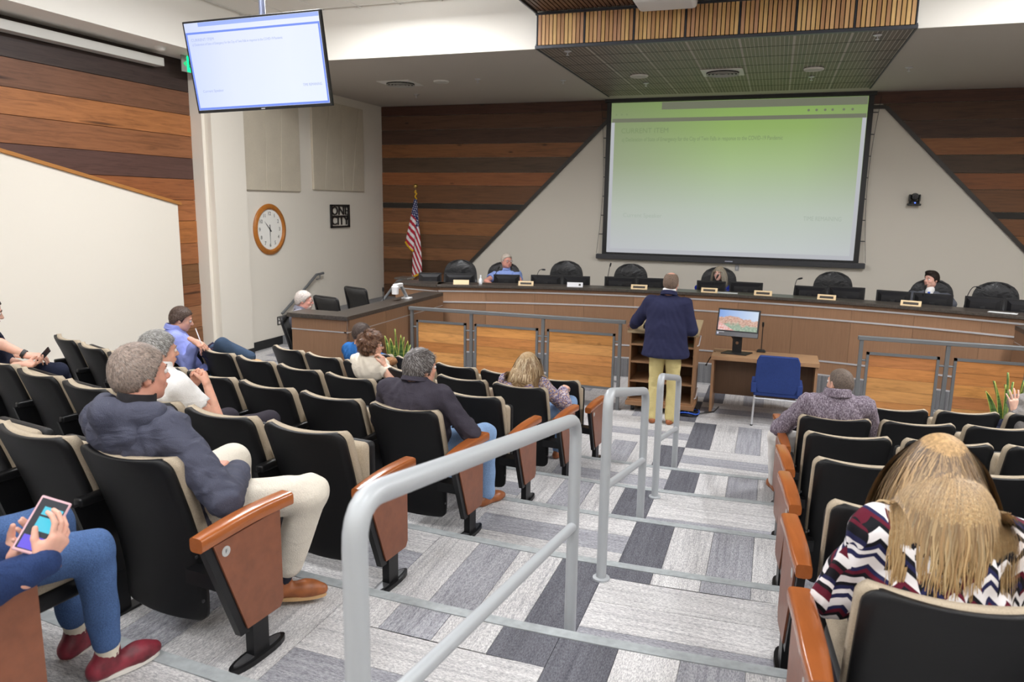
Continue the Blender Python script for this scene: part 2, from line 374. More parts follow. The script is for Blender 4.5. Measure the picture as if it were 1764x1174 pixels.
# ---- slatted timber cloud that runs over the soffit edge
SX0, SX1, SY0, SY1 = -3.09, 1.295, 9.74, 14.22
sz0, sz1 = 4.475, 4.915
cloud = thing('slatted_ceiling_canopy', 'timber slat canopy hung over the projection screen', 'ceiling canopy', (0, 0, 0))
MB().box(SX0, SX1, SY0+.02, SY1, sz0+.035, sz1).build('backing', M_DARK, cloud)
M_SLAT = wood('cedar_slat', (14, 14, .9), knots=False, contrast=.6, rough=.4); M_SLATY = wood('cedar_slat_depth', (14, .9, 14), knots=False, contrast=.6, rough=.45)
M_FRAMEM = plain('charcoal_metal', (64, 66, 72), .4, .5)
NP = 7; pw = (SX1-SX0)/NP
slv = MB().box(-.0195, .0195, -.018, .0, 0, sz1-sz0-.075).mesh('slat', M_SLAT); slh = MB().box(-.0205, .0205, 0, SY1-SY0-.05, -.02, 0).mesh('slat', M_SLATY)
slt = MB().box(-.02, .02, -6.5, 0, -.02, 0).mesh('slat', M_SLATY)
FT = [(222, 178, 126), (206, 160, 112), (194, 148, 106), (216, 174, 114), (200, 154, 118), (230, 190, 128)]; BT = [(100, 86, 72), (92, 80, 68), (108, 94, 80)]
nsl = 12
for p in range(NP):
    for i in range(nsl):
        x = SX0+pw*p+.01+(pw-.02)*(i+.5)/nsl
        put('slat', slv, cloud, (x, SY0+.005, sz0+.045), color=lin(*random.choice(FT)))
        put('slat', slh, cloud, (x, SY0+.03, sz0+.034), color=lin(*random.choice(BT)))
for p in range(NP+1):
    MB().box(SX0+pw*p-.007, SX0+pw*p+.007, SY0-.016, SY0+.01, sz0, sz1).build('frame_mullion', M_FRAMEM, cloud)
MB().box(SX0-.02, SX1+.02, SY0-.03, SY0+.03, sz0, sz0+.035).build('frame_rail', M_FRAMEM, cloud); MB().box(SX0-.02, SX1+.02, SY0-.03, SY0+.03, sz1-.03, sz1).build('frame_rail', M_FRAMEM, cloud)
for x in (SX0-.02, SX1): MB().box(x, x+.02, SY0, SY1, sz0, sz0+.06).build('edge_strip', M_FRAMEM, cloud)
for j in range(1, 7): MB().box(SX0, SX1, SY0+.64*j-.003, SY0+.64*j+.003, sz0+.012, sz0+.016).build('joint_strip', M_DARK, cloud)
# upper slatted plane in front, at ceiling level
up = thing('upper_slat_ceiling', 'dark timber slat ceiling above the front of the canopy', 'ceiling canopy')
MB().box(SX0, SX1, 3.2, SY0, 4.95, 5.1).build('backing', M_DARK, up)
for i in range(77):
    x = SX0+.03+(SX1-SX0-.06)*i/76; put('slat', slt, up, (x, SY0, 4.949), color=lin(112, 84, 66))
for x in (SX0-.02, SX1): MB().box(x, x+.02, 3.2, SY0, 4.9, 5.1).build('edge_strip', M_FRAMEM, up)
# ================================================================== FIXTURES ON WALLS AND CEILING
def text(name, body, size, mat, parent, loc, rot, align='LEFT', ext=.0005):
    c = bpy.data.curves.new(name, 'FONT'); c.body = body; c.size = size; c.align_x = align; c.align_y = 'CENTER'; c.extrude = ext; c.resolution_u = 4
    t = bpy.data.objects.new(name, c); me = bpy.data.meshes.new_from_object(t); me.name = name; bpy.data.objects.remove(t)
    me.materials.clear(); me.materials.append(mat); return put(name, me, parent, loc, rot)
FACE = (math.pi/2, 0, 0)                     # text or plate facing -Y
# ---- projection screen
YP = YB-.09
ps = thing('projection_screen', 'large pull-down projection screen showing a pale green web page', 'projection screen', (0, 0, 0))
sx0, sx1, sza, szb = -3.13, 1.34, 1.6, 4.42
MB().box(sx0-.09, sx1+.09, YP, YP+.012, sza-.04, ZS-.02).build('border', M_BLACKP, ps)
def screen_mat():
    m = Mat('projected_page', (.02, .02, .02, 1), .9); g = m.n('ShaderNodeSeparateXYZ', {0: m.n('ShaderNodeTexCoord').outputs['Generated']})
    z = g.outputs[2]; x = g.outputs[0]
    base = m.ramp(z, [(0., lin(214, 219, 220)), (.06, lin(214, 221, 218)), (.3, lin(204, 216, 200)), (.6, lin(182, 207, 152)), (.82, lin(160, 192, 112)), (1., lin(146, 184, 96))])
    side = m.ramp(x, [(0., (1, 1, 1, 1)), (.16, (.75, .75, .75, 1)), (.5, (0, 0, 0, 1)), (.78, (.05, .05, .05, 1)), (1., (.6, .6, .6, 1))])
    edge = m.ramp(z, [(0., lin(208, 211, 216)), (.3, lin(198, 206, 194)), (.6, lin(166, 178, 146)), (1., lin(136, 154, 106))])
    col = m.mix(base, edge, side)
    m.link(col, 'Emission Color'); m.set('Emission Strength', .62); return m.m
MB().box(sx0, sx1, YP-.002, YP+.004, sza, szb).build('picture', screen_mat(), ps)
M_BARG = emit('page_bar', (122, 126, 106), .62); M_TXT = emit('page_text', (132, 152, 108), .62); M_TXT2 = emit('page_text_pale', (182, 194, 180), .62); M_EDGE = emit('page_edge', (200, 202, 208), .62)
MB().box(sx0+.95, sx1-.01, YP-.004, YP-.001, szb-.14, szb-.005).build('tab_strip', M_BARG, ps); MB().box(sx0+.02, sx1-.01, YP-.004, YP-.001, szb-.36, szb-.29).build('page_bar', M_BARG, ps)
MB().box(sx0+.005, sx0+.07, YP-.004, YP-.001, sza, szb-.36).build('page_edge', M_EDGE, ps); MB().box(sx1-.07, sx1-.005, YP-.004, YP-.001, sza, szb-.36).build('page_edge', M_EDGE, ps); MB().box(sx0+.07, sx1-.07, YP-.004, YP-.001, sza, sza+.08).build('page_edge', M_EDGE, ps)
text('page_text', 'CURRENT ITEM', .13, M_TXT, ps, (sx0+.2, YP-.005, szb-.52), FACE)
text('page_text', 'a) Declaration of State of Emergency for the City of Twin Falls in response to the COVID-19 Pandemic', .105, M_TXT, ps, (sx0+.22, YP-.005, szb-.68), FACE).scale = (.66, 1, 1)
text('page_text', 'Current Speaker', .11, M_TXT2, ps, (sx0+.3, YP-.005, sza+.72), FACE); text('page_text', 'TIME REMAINING', .11, M_TXT2, ps, (sx1-.25, YP-.005, sza+.72), FACE, 'RIGHT').scale = (.75, 1, 1)
for i, dx in enumerate((.95, .82, .68, .56, .38, .24)): MB().lathe([(.022, 0), (.022, .002)], (sx1-dx, YP-.004, szb-.215), 10, Matrix.Rotation(math.pi/2, 3, 'X')).build('toolbar_icon', M_BARG, ps)
for i, dx in enumerate((.1, .2, .3)): MB().lathe([(.018, 0), (.018, .002)], (sx0+dx, YP-.004, szb-.215), 8, Matrix.Rotation(math.pi/2, 3, 'X')).build('toolbar_icon', M_TXT, ps)
MB().box(sx0-.2, sx1+.2, YP-.05, YP+.05, sza-.135, sza-.04).build('weight_bar', plain('screen_bar', (62, 62, 66), .5), ps, bevel=.01)
MB().box(-.86, -.72, YP-.053, YP-.049, sza-.1, sza-.085).build('badge', plain('badge_white', (190, 196, 215), .4), ps)
for s, x in ((-1, sx0-.09), (1, sx1+.09)):
    MB().tube([(x+s*(.11-.09*math.sin(math.pi*t)), YP, sza-.03+(ZS-.05-sza)*t) for t in np.linspace(0, 1, 14)], .004, 5).build('tension_cord', M_BLACKP, ps)
    for t in np.linspace(.12, .88, 7): MB().box(x+min(0, s*(.11-.09*math.sin(math.pi*t))), x+max(0, s*(.11-.09*math.sin(math.pi*t))), YP, YP+.004, sza+(ZS-sza)*t-.008, sza+(ZS-sza)*t+.008).build('tension_tab', M_BLACKP, ps)
MB().box(sx0-.12, sx1+.12, YP-.06, YP+.06, ZS-.06, ZS+.0).build('case', M_BLACKP, ps)
# ---- hanging television
tv = thing('hanging_television', 'flat television hung from the ceiling on a grey pole', 'television', (-4.7128, 6.1682, 3.7576)); TW, TH = 1.45, .83
tv.rotation_euler = (Matrix.Rotation(.0797, 3, 'Z') @ Matrix.Rotation(.1583, 3, 'X') @ Matrix.Rotation(-.0346, 3, 'Y')).to_euler()
MB().box(-TW/2, TW/2, .0, .045, -TH/2, TH/2).build('housing', M_BLACKP, tv, bevel=.006)
def tvmat():
    m = Mat('television_picture', (.02, .02, .02, 1), .3); g = m.n('ShaderNodeSeparateXYZ', {0: m.n('ShaderNodeTexCoord').outputs['Generated']})
    col = m.mix(m.ramp(g.outputs[0], [(0., lin(200, 214, 255)), (.3, lin(226, 234, 255)), (.75, lin(238, 245, 255)), (1., lin(234, 242, 255))]), m.ramp(g.outputs[2], [(0, lin(225, 236, 255)), (1, lin(222, 228, 255))]), .35)
    m.link(col, 'Emission Color'); m.set('Emission Strength', .82); return m.m
MB().box(-TW/2+.018, TW/2-.018, -.002, .002, -TH/2+.028, TH/2-.018).build('picture', tvmat(), tv)
M_TVB = emit('television_blue', (118, 148, 245), .82); M_TVT = emit('television_text', (176, 188, 232), .82); M_TVM = emit('television_band', (160, 182, 248), .82)
MB().box(-TW/2+.17, TW/2-.02, -.004, -.001, TH/2-.055, TH/2-.02).build('tab_strip', M_TVM, tv); MB().box(-TW/2+.02, TW/2-.02, -.004, -.001, TH/2-.118, TH/2-.1).build('page_bar', M_TVB, tv)
for x in (-TW/2+.02, TW/2-.036): MB().box(x, x+.016, -.004, -.001, -TH/2+.03, TH/2-.118).build('page_edge', M_TVB, tv)
MB().box(-TW/2+.036, TW/2-.036, -.004, -.001, -TH/2+.03, -TH/2+.05).build('page_edge', M_TVB, tv)
text('page_text', 'CURRENT ITEM', .036, M_TVT, tv, (-TW/2+.07, -.005, TH/2-.17), FACE)
text('page_text', 'a) Declaration of State of Emergency for the City of Twin Falls in response to the COVID-19 Pandemic', .032, M_TVT, tv, (-TW/2+.075, -.005, TH/2-.21), FACE).scale = (.72, 1, 1)
text('page_text', 'Current Speaker', .034, M_TVT, tv, (-TW/2+.1, -.005, -TH/2+.2), FACE); text('page_text', 'TIME REMAINING', .034, M_TVT, tv, (TW/2-.07, -.005, -TH/2+.2), FACE, 'RIGHT').scale = (.75, 1, 1)
MB().box(-.02, .02, -.003, .0, -TH/2+.008, -TH/2+.018).build('badge', M_CHROME, tv)
MB().box(-.2, .2, .045, .08, -.2, .2).build('wall_plate', M_BLACKP, tv)
pole = MB().tube([(0, .12, 0), (0, .12, 2)], .03, 12).build('pole', plain('pole_grey', (120, 126, 150), .4, .5), tv); pole.rotation_euler = tv.rotation_euler.to_matrix().inverted().to_euler()
MB().box(-.05, .05, .07, .16, -.08, .08).build('bracket', M_BLACKP, tv)
# ---- wall clock
ck = thing('wall_clock', 'large oval-looking oak framed wall clock on the side wall', 'clock'); ck['label'] = 'big round oak-framed wall clock with a white dial'
cc = atx(465.5, 395, XL+.02); RC = .425; RX = Matrix.Rotation(math.pi/2, 3, 'Y')
ck.location = (XL, float(cc[1]), float(cc[2])); ck.rotation_euler = (math.pi/2, 0, math.pi/2)    # local x to the far end, y up, z out of the wall
MB().ring([(RC-.085, 0.), (RC, .0), (RC+.004, .02), (RC-.02, .045), (RC-.06, .05), (RC-.085, .03)], n=48).build('rim', wood('oak_rim', (6, 6, 6), knots=False, contrast=.5, rough=.35), ck, smooth=True, color=lin(178, 112, 48))
MB().lathe([(RC-.08, .004), (RC-.08, .012)], n=40).build('dial', plain('dial_white', (238, 236, 230), .5), ck)
for i in range(1, 13):
    a = math.pi/2-i*math.pi/6; text('numeral', str(i), .088, M_BLACKP, ck, (math.cos(a)*.265, math.sin(a)*.265, .0135), (0, 0, 0), 'CENTER')
def hand(a, L, wd, tail=.05): return MB().prism([(math.cos(a)*-tail-math.sin(a)*wd, math.sin(a)*-tail+math.cos(a)*wd, .017), (math.cos(a)*-tail+math.sin(a)*wd, math.sin(a)*-tail-math.cos(a)*wd, .017), (math.cos(a)*L, math.sin(a)*L, .017)], (0, 0, .003))
hand(math.pi/2-10.5*math.pi/6, .19, .011).build('hour_hand', M_BLACKP, ck); hand(-math.pi/2, .28, .008, .08).build('minute_hand', M_BLACKP, ck); MB().lathe([(.012, .015), (.012, .024)], n=12).build('hub', M_BLACKP, ck)
# ---- metal word sign
sg = thing('word_sign', 'square black cut-out metal sign reading ONE CITY', 'sign'); a, b = atx(568.5, 352, XL+.02), atx(602, 391, XL+.02)
sg.location = (XL+.012, float(a[1]+b[1])/2, float(a[2]+b[2])/2); sg.rotation_euler = (math.pi/2, 0, math.pi/2); sw, sh = float(b[1]-a[1])/2, float(a[2]-b[2])/2
fr = MB()
for s in (-1, 1): fr.box(s*sw-.05*(s > 0), s*sw+.05*(s < 0), -sh, sh, 0, .03); fr.box(-sw, sw, s*sh-.035*(s > 0), s*sh+.035*(s < 0), 0, .03)
fr.box(-sw+.02, sw-.02, -.012, .012, 0, .02)
fr.build('frame', M_BLACKP, sg, bevel=.004)
for row, word in ((1, 'ONE'), (-1, 'CITY')):
    t = text('lettering', word, .235, M_BLACKP, sg, (0, row*.095, .012), (0, 0, 0), 'CENTER', .008); t.scale = ((1.25 if word == 'ONE' else 1.22), 1, 1)
# ---- acoustic panels, four wedge-shaped pieces each
M_PANEL = fabric('acoustic_fabric', (196, 186, 168), .05, 140)
for j, (xa, xb, lab) in enumerate(((424, 518, 'grey-beige fabric acoustic panel above the wall clock'), (540, 627, 'grey-beige fabric acoustic panel above the ONE CITY sign'))):
    ya, yb2 = float(atx(xa, 327, XL+.03)[1]), float(atx(xb, 330, XL+.03)[1]); za = float(atx(xb, 330, XL+.03)[2]); zt = 4.33; L = yb2-ya
    if j == 0: ya -= .2; L = yb2-ya
    ap = thing('acoustic_panel', lab, 'acoustic panel', (XL, ya, za))
    cutb, cutt = ([0, .36, .58, .8, 1.] if j == 0 else [0, .3, .62, .74, 1.]), ([0, .52, .56, .96, 1.] if j == 0 else [0, .18, .52, .6, 1.])
    cutb, cutt = [0, .42, .65, 1.], [0, .46, .72, 1.] if j == 0 else [0, .42, .55, 1.]
    if j: cutb, cutt = [0, .2, .56, .74, 1.], [0, .32, .54, .9, 1.]
    for q in range(len(cutb)-1):
        e = .004
        MB().prism([(0, cutb[q]*L+e, 0), (0, cutb[q+1]*L-e, 0), (0, cutt[q+1]*L-e, zt-za), (0, cutt[q]*L+e, zt-za)], (.045, 0, 0)).build('panel', M_PANEL, ap, bevel=.008)
# ---- wall handrail beside the dais steps
hr = thing('wall_handrail', 'grey sloping handrail fixed to the wall beside the dais steps', 'handrail')
pts = [atx(x, y, XL+.08) for x, y in ((486, 540), (525, 497), (545, 473), (557, 470))]
MB().tube(pts, .024, 10).build('rail', M_GREYMET, hr, smooth=True)
for (x, y) in ((551, 473), (520, 503)): q = atx(x, y, XL+.08); MB().tube([q, q+np.array([0, 0, -.07]), q+np.array([-.08, 0, -.09])], .01, 8).build('bracket', M_GREYMET, hr, smooth=True)
# ---- small fixtures
ou = thing('wall_outlet', 'dark wall outlet plate left of the side desk', 'outlet', tuple(atx(481, 552, XL+.004)))
MB().box(-.004, .006, -.055, .055, -.075, .075).build('plate', plain('outlet_plate', (60, 58, 56), .4), ou, bevel=.004)
for z in (-.032, .032): MB().box(.005, .009, -.03, .03, z-.022, z+.022).build('socket', plain('socket_white', (225, 222, 215), .4), ou, bevel=.004)
pl = thing('wall_plate', 'small grey switch plate under the projection screen', 'switch plate', tuple(aty(1269.5, 461, YB-.004)))
MB().box(-.035, .035, -.008, .002, -.057, .057).build('plate', plain('plate_steel', (168, 168, 172), .4, .3), pl, bevel=.003); MB().box(-.012, .012, -.014, -.006, -.03, .03).build('switch', plain('switch_grey', (205, 205, 208), .4), pl, bevel=.003)
wc = thing('wall_camera', 'black pan-tilt video camera on the wall right of the screen', 'camera', tuple(aty(1573, 352, YB-.0)))
MB().box(-.1, .1, -.16, 0, -.02, .015).build('shelf', M_BLACKP, wc, bevel=.008); MB().lathe([(.085, 0), (.088, .02), (.075, .05), (.06, .055)], (0, -.085, .012), 20).build('base', M_BLACKP, wc, smooth=True)
for s in (-1, 1): MB().box(s*.075-.012, s*.075+.012, -.13, -.04, .05, .17).build('arm', M_BLACKP, wc, bevel=.01)
MB().lathe([(.001, -.07), (.05, -.065), (.062, -.03), (.062, .04), (.05, .065), (.001, .07)], (0, -.085, .13), 18, Matrix.Rotation(math.pi/2, 3, 'X')).build('lens_head', M_BLACKP, wc, smooth=True)
MB().lathe([(.03, 0), (.03, .004)], (0, -.156, .13), 16, Matrix.Rotation(math.pi/2, 3, 'X')).build('lens', plain('lens_glass', (20, 20, 40), .05), wc); MB().box(-.008, .008, -.176, -.168, .022, .032).build('status_light', emit('blue_led', (60, 90, 255), 8), wc)
ex = thing('exit_sign', 'green lit exit sign hung behind the television', 'sign', tuple(atx(330, 110, -8.05)))
MB().box(-.02, .02, -.19, .19, .1, .16).build('housing', plain('sign_housing', (190, 188, 184), .5), ex, bevel=.008); MB().box(-.006, .006, -.2, .2, -.13, .1).build('panel', plain('sign_panel', (150, 152, 146), .3), ex)
MB().box(.006, .009, -.1, .2, -.125, .09).build('legend_field', emit('exit_green', (0, 225, 140), 1.6), ex)
text('lettering', 'EXIT', .13, plain('exit_letter', (60, 90, 70), .5), ex, (.011, .06, -.02), (math.pi/2, 0, math.pi/2), 'CENTER')
MB().prism([(.008, -.17, -.02), (.008, -.12, .02), (.008, -.12, -.06)], (.002, 0, 0)).build('arrow', emit('exit_arrow', (20, 200, 120), 1.2), ex)
a, b = atx(277, 105, -8.2), atx(0, 45, -8.2)
lf = thing('linear_housing', 'long grey linear housing at the top of the plank wall', 'light fixture', (-8.2, 0, 0))
z_ = float(a[2]+b[2])/2
MB().box(-.105, .06, 1.5, 6.0, z_-.055, z_+.055).build('section', plain('housing_grey', (196, 193, 188), .5), lf, bevel=.006); MB().box(-.105, .06, 6.012, float(a[1]), z_-.055, z_+.055).build('section', plain('housing_grey2', (200, 198, 192), .5), lf, bevel=.006)
sd = thing('smoke_detector', 'white smoke detector on the underside of the left bulkhead', 'smoke detector', tuple(atz(276, 80, ZS)))
MB().lathe([(.075, 0), (.075, -.02), (.055, -.045), (.03, -.05)], n=20).build('body', M_TBAR, sd, smooth=True); MB().lathe([(.05, -.046), (.02, -.06)], n=14).build('cover', M_TBAR, sd, smooth=True)
# ceiling pieces over the dais
def disc(name, lab, cat, px, py, z, r, mat, extra=None):
    o = thing(name, lab, cat, tuple(atz(px, py, z))); MB().ring([(r, .0), (r, -.012), (r*.93, -.024), (r*.9, 0)], n=28).build('rim', M_TBAR, o); MB().lathe([(r*.9, -.012), (r*.9, -.02)], n=24).build('grille', mat, o); return o
M_GRI = plain('speaker_grille', (196, 192, 184), .7, var=.1, scale=300)
disc('ceiling_speaker', 'round speaker grille beside the square vent in the plain soffit', 'speaker', 760, 139.5, ZS, .13, M_GRI)
disc('ceiling_speaker', 'round speaker grille in the slat canopy left of its vent', 'speaker', 1101, 130, sz0+.01, .14, M_GRI)
disc('ceiling_speaker', 'round speaker grille in the slat canopy right of its vent', 'speaker', 1402, 118, sz0+.01, .14, M_GRI)
def vent(lab, px, py, z, s=.3):
    o = thing('ceiling_vent', lab, 'vent', tuple(atz(px, py, z))); MB().box(-s, s, -s, s, -.012, 0).build('plate', M_TBAR, o, bevel=.004)
    MB().lathe([(s*.8, -.011), (s*.78, -.03)], n=30).build('opening', M_DARK, o)
    for q in (.7, .52, .34, .16): MB().ring([(s*q, -.03), (s*q+.03, -.042), (s*q+.028, -.03)], n=28).build('cone_ring', plain('vent_ring', (170, 168, 162), .6), o, smooth=True)
vent('square air diffuser in the plain soffit near the side wall', 690, 143, ZS); vent('square air diffuser in the middle of the slat canopy', 1245, 124, sz0+.012)
for lab, px, py, z in (('sprinkler head in the soffit next to the round speaker', 823, 136, ZS), ('sprinkler head in the soffit near the canopy edge', 970, 138, ZS), ('sprinkler head at the left front of the slat canopy', 978, 88, sz0+.01), ('sprinkler head at the right front of the slat canopy', 1512, 60, sz0+.01), ('sprinkler head in the soffit right of the canopy', 1566, 116, ZS), ('small sensor in the soffit close to the back boards', 717, 163, ZS), ('sprinkler head in the canopy by the left speaker', 1113, 143, sz0+.01), ('sprinkler head in the canopy by the right speaker', 1398, 132, sz0+.01)):
    o = thing('sprinkler_head', lab, 'sprinkler', tuple(atz(px, py, z)), group='sprinkler heads')
    MB().lathe([(.05, 0), (.05, -.006), (.03, -.014)], n=16).build('escutcheon', M_CHROME, o, smooth=True); MB().lathe([(.008, -.01), (.008, -.05)], n=8).build('stem', M_CHROME, o); MB().lathe([(.024, -.05), (.024, -.054)], n=12).build('deflector', M_CHROME, o)
# projector under the upper slats
pj = thing('ceiling_projector', 'white ceiling projector at the top edge above the canopy', 'projector', tuple(aty(1146, 0, 9.2)+np.array([0, 0, -.0])))
MB().box(-.34, .34, -.25, .25, -.06, .13).build('body', plain('projector_white', (226, 224, 220), .4), pj, bevel=.05, seg=4); MB().lathe([(.06, 0), (.07, .05), (.05, .06)], (.12, .24, .03), 18, Matrix.Rotation(-math.pi/2, 3, 'X')).build('lens', M_BLACKP, pj, smooth=True)
MB().tube([(0, 0, .12), (0, 0, .3)], .03, 10).build('mount', M_BLACKP, pj); MB().box(.2, .3, -.253, -.25, -.02, .01).build('badge', M_CHROME, pj)
MB().tube([(-.3, .1, .1), (-.42, .1, .06), (-.46, .1, .14), (-.44, .1, .22)], .008, 6).build('cable', M_TBAR, pj)
# ---- flag on its pole
XFL, YFL, ZP = -6.965, 14.0, .45
fg = thing('flag_on_stand', 'national flag with gold fringe drooping from a brass-topped pole', 'flag', (0, 0, 0))
M_POLE = plain('pole_wood', (96, 62, 36), .4); M_BRASS = plain('brass', (196, 164, 92), .3, .9); M_GOLD = fabric('gold_fringe', (214, 166, 40), .2, 200)
MB().tube([(XFL, YFL, ZP), (XFL, YFL, 2.78)], .016, 10).build('pole', M_POLE, fg, smooth=True); MB().ball((XFL, YFL, 2.83), .045, 14, 10).build('finial', M_BRASS, fg, smooth=True); MB().lathe([(.013, 2.66), (.02, 2.7), (.012, 2.8)], (XFL, YFL, 0), 10).build('ferrule', M_BRASS, fg, smooth=True)
MB().lathe([(.16, 0), (.16, .03), (.06, .07), (.02, .1)], (XFL, YFL, ZP), 24).build('stand', M_BRASS, fg, smooth=True)
cord = [aty(x, y, YFL-.03) for x, y in ((716, 328), (714.5, 331), (718, 333), (715, 338), (718, 343))]; MB().tube(cord, .014, 6).build('tassel_cord', M_GOLD, fg, smooth=True)
def flag_part(name, L, Rr, slope, period, canton, phase, depth, sub):
    # left and right outline polylines in picture pixels, lofted at the pole's distance with folds
    n, m_ = 70, 26; vs = []; cols = []
    ys = np.linspace(L[0][1], max(L[-1][1], Rr[-1][1]), n)
    for j in range(n):
        f = j/(n-1); yl = L[0][1]+(L[-1][1]-L[0][1])*f; yr = Rr[0][1]+(Rr[-1][1]-Rr[0][1])*f
        xl = np.interp(yl, [p[1] for p in L], [p[0] for p in L]); xr = np.interp(yr, [p[1] for p in Rr], [p[0] for p in Rr])
        for i in range(m_):
            g = i/(m_-1); x = xl+(xr-xl)*g; y = yl+(yr-yl)*g
            p = aty(x, y, YFL-.03-depth-.03*math.sin(g*math.pi)); vs.append(p)
            s = ((y-slope*(x-712)-phase)/period) % 1.
            c = lin(176, 40, 58) if s < .5 else lin(226, 220, 222)
            if canton and y < canton[0]+canton[1]*(x-712):
                c = lin(38, 44, 92)
                gx, gy = (x+y*.35)/3.1, (y-x*.3)/3.9
                if (gx-round(gx))**2+(gy-round(gy))**2 < .055: c = lin(222, 222, 232)
            cols.append(c)
    fs = [(j*m_+i, j*m_+i+1, (j+1)*m_+i+1, (j+1)*m_+i) for j in range(n-1) for i in range(m_-1)]
    me = bpy.data.meshes.new(name); me.from_pydata([tuple(v) for v in vs], [], fs); ca = me.color_attributes.new('Col', 'FLOAT_COLOR', 'POINT'); ca.data.foreach_set('color', np.array(cols, dtype=np.float32).ravel())
    me.materials.append(M_FLAG); me.polygons.foreach_set('use_smooth', [True]*len(fs)); o = put(name, me, fg); md = o.modifiers.new('thick', 'SOLIDIFY'); md.thickness = .004; return o
mm = Mat('flag_cloth', rough=.8, spec=.2); mm.link(mm.n('ShaderNodeVertexColor', layer_name='Col').outputs[0], 'Base Color'); M_FLAG = mm.m
flag_part('cloth_fold', [(715, 343), (713, 365), (712, 400), (711, 440), (710, 476)], [(718, 343), (721, 378), (723.5, 405), (726, 440), (727, 468)], 2.6, 15.5, (396, -.7), 4, .0, 0)
flag_part('cloth_fold', [(713.5, 343), (708, 372), (703, 395), (698.5, 416)], [(717, 343), (716.5, 385), (714, 410), (712, 432)], 1.15, 13.6, (372, 1.25), 2, .05, 0)
MB().tube([aty(x, y, YFL-.1) for x, y in ((698.5, 416), (702, 422), (707, 428), (712, 432.5))], .02, 6).build('fringe', M_GOLD, fg); MB().tube([aty(x, y, YFL-.06) for x, y in ((709, 479), (715, 475), (721, 472))], .022, 6).build('fringe', M_GOLD, fg)
MB().tube([aty(x, y, YFL-.06) for x, y in ((710, 478), (711, 500))], .02, 6).build('cloth_tail', M_GOLD, fg)
# ================================================================== DAIS, DESKS, RAILINGS
DX, DY, DR_ = -.93, 1.06, 9.87
def darc(r, a): return (DX+r*math.sin(a), DY+r*math.cos(a))
def ang(x, r=DR_): return math.asin((x-DX)/r)
def atarc(px, py, r):
    d = ray(px, py); A = d[0]**2+d[1]**2; B = 2*(d[0]*(0-DX)+d[1]*(0-DY)); C = DX*DX+DY*DY-r*r
    t = (-B+math.sqrt(B*B-4*A*C))/(2*A); return CAM+d*t
A0, A1 = ang(-4.72), ang(4.4)
def arcband(mb, r0, r1, z0, z1, a0=A0, a1=A1, n=36):
    P = [darc(r0, a0+(a1-a0)*i/n) for i in range(n+1)] + [darc(r1, a1-(a1-a0)*i/n) for i in range(n+1)]
    return mb.prism([(x, y, z0) for x, y in P], (0, 0, z1-z0))
ZPF = .273; ZPB = .45
mb = MB(); arcband(mb, DR_-.03, DR_+1.0, 0, ZPF, A0-.02, A1); pf = struct('floor_platform', mb, M_CARPET); pf.color = lin(128, 128, 130)
mb = MB(); mb.box(-6.7, XR, 11.3, YB, 0, ZPB); pf2 = struct('floor_platform_upper', mb, M_CARPET); pf2.color = lin(150, 150, 152)
mb = MB()
for i in range(3): mb.box(-8.1, -6.7, 11.0+.3*i, YB, .15*i, .15*(i+1))
st = struct('floor_dais_step', mb, M_CARPET); st.color = lin(150, 150, 152)
dais = thing('council_dais', 'long curved walnut dais with a dark counter and chrome strips', 'desk')
def strip_front(name, r0, r1, z0, z1, mat, parent=dais, **kw):
    mb = MB(); arcband(mb, r0, r1, z0, z1); return mb.build(name, mat, parent, **kw)
# front panels between vertical joints
JN = 13; M_LAMC = M_LAM
for i in range(JN):
    a0 = A0+(A1-A0)*i/JN; a1 = A0+(A1-A0)*(i+1)/JN; am = (a0+a1)/2; e = .00012
    for z0, z1 in ((ZPF+.012, .462), (.478, 1.035), (1.051, 1.197), (1.213, 1.262)):
        mb = MB(); arcband(mb, DR_, DR_+.03, z0, z1, a0+e, a1-e, 5); cx, cy = darc(DR_, am)
        mb.v = [((x-cx)*math.cos(am)-(y-cy)*math.sin(am), (x-cx)*math.sin(am)+(y-cy)*math.cos(am), z) for x, y, z in mb.v]
        o = mb.build('front_panel', M_LAM, dais, loc=(cx, cy, 0), rot=(0, 0, -am), color=vary((146, 112, 86)))
for z in (ZPF, .462, 1.035, 1.197): strip_front('chrome_strip', DR_-.01, DR_+.03, z-.002, z+.019, M_CHROME)
strip_front('core', DR_+.03, DR_+.07, ZPF, 1.26, M_DARK)
strip_front('counter', DR_-.05, DR_+.36, 1.262, 1.303, M_CTOP, bevel=.006)
strip_front('worktop', DR_+.36, DR_+.95, 1.03, 1.06, M_CTOP); strip_front('riser_board', DR_+.33, DR_+.36, 1.03, 1.262, M_DARK)
# angled end piece on the left
P0, P1 = (-4.7, 10.15), (-5.46, 10.3)
def endpiece(name, d0, d1, z0, z1, mat, **kw): return MB().prism([(P0[0]+.0, P0[1]+d0, z0), (P1[0]-.0, P1[1]+d0, z0), (P1[0], P1[1]+d1, z0), (P0[0], P0[1]+d1, z0)], (0, 0, z1-z0)).build(name, mat, dais, **kw)
endpiece('end_panel', 0, .04, 0, 1.262, M_LAM, color=lin(146, 112, 86)); endpiece('counter_end', -.05, .4, 1.262, 1.303, M_CTOP, bevel=.006)
for z in (1.035, 1.197): endpiece('chrome_strip', -.008, .03, z, z+.0155, M_CHROME)
MB().box(P1[0]-.02, P1[0]+.02, P1[1], P1[1]+.9, 0, 1.262).build('end_panel', M_LAM, dais, color=lin(146, 112, 86))
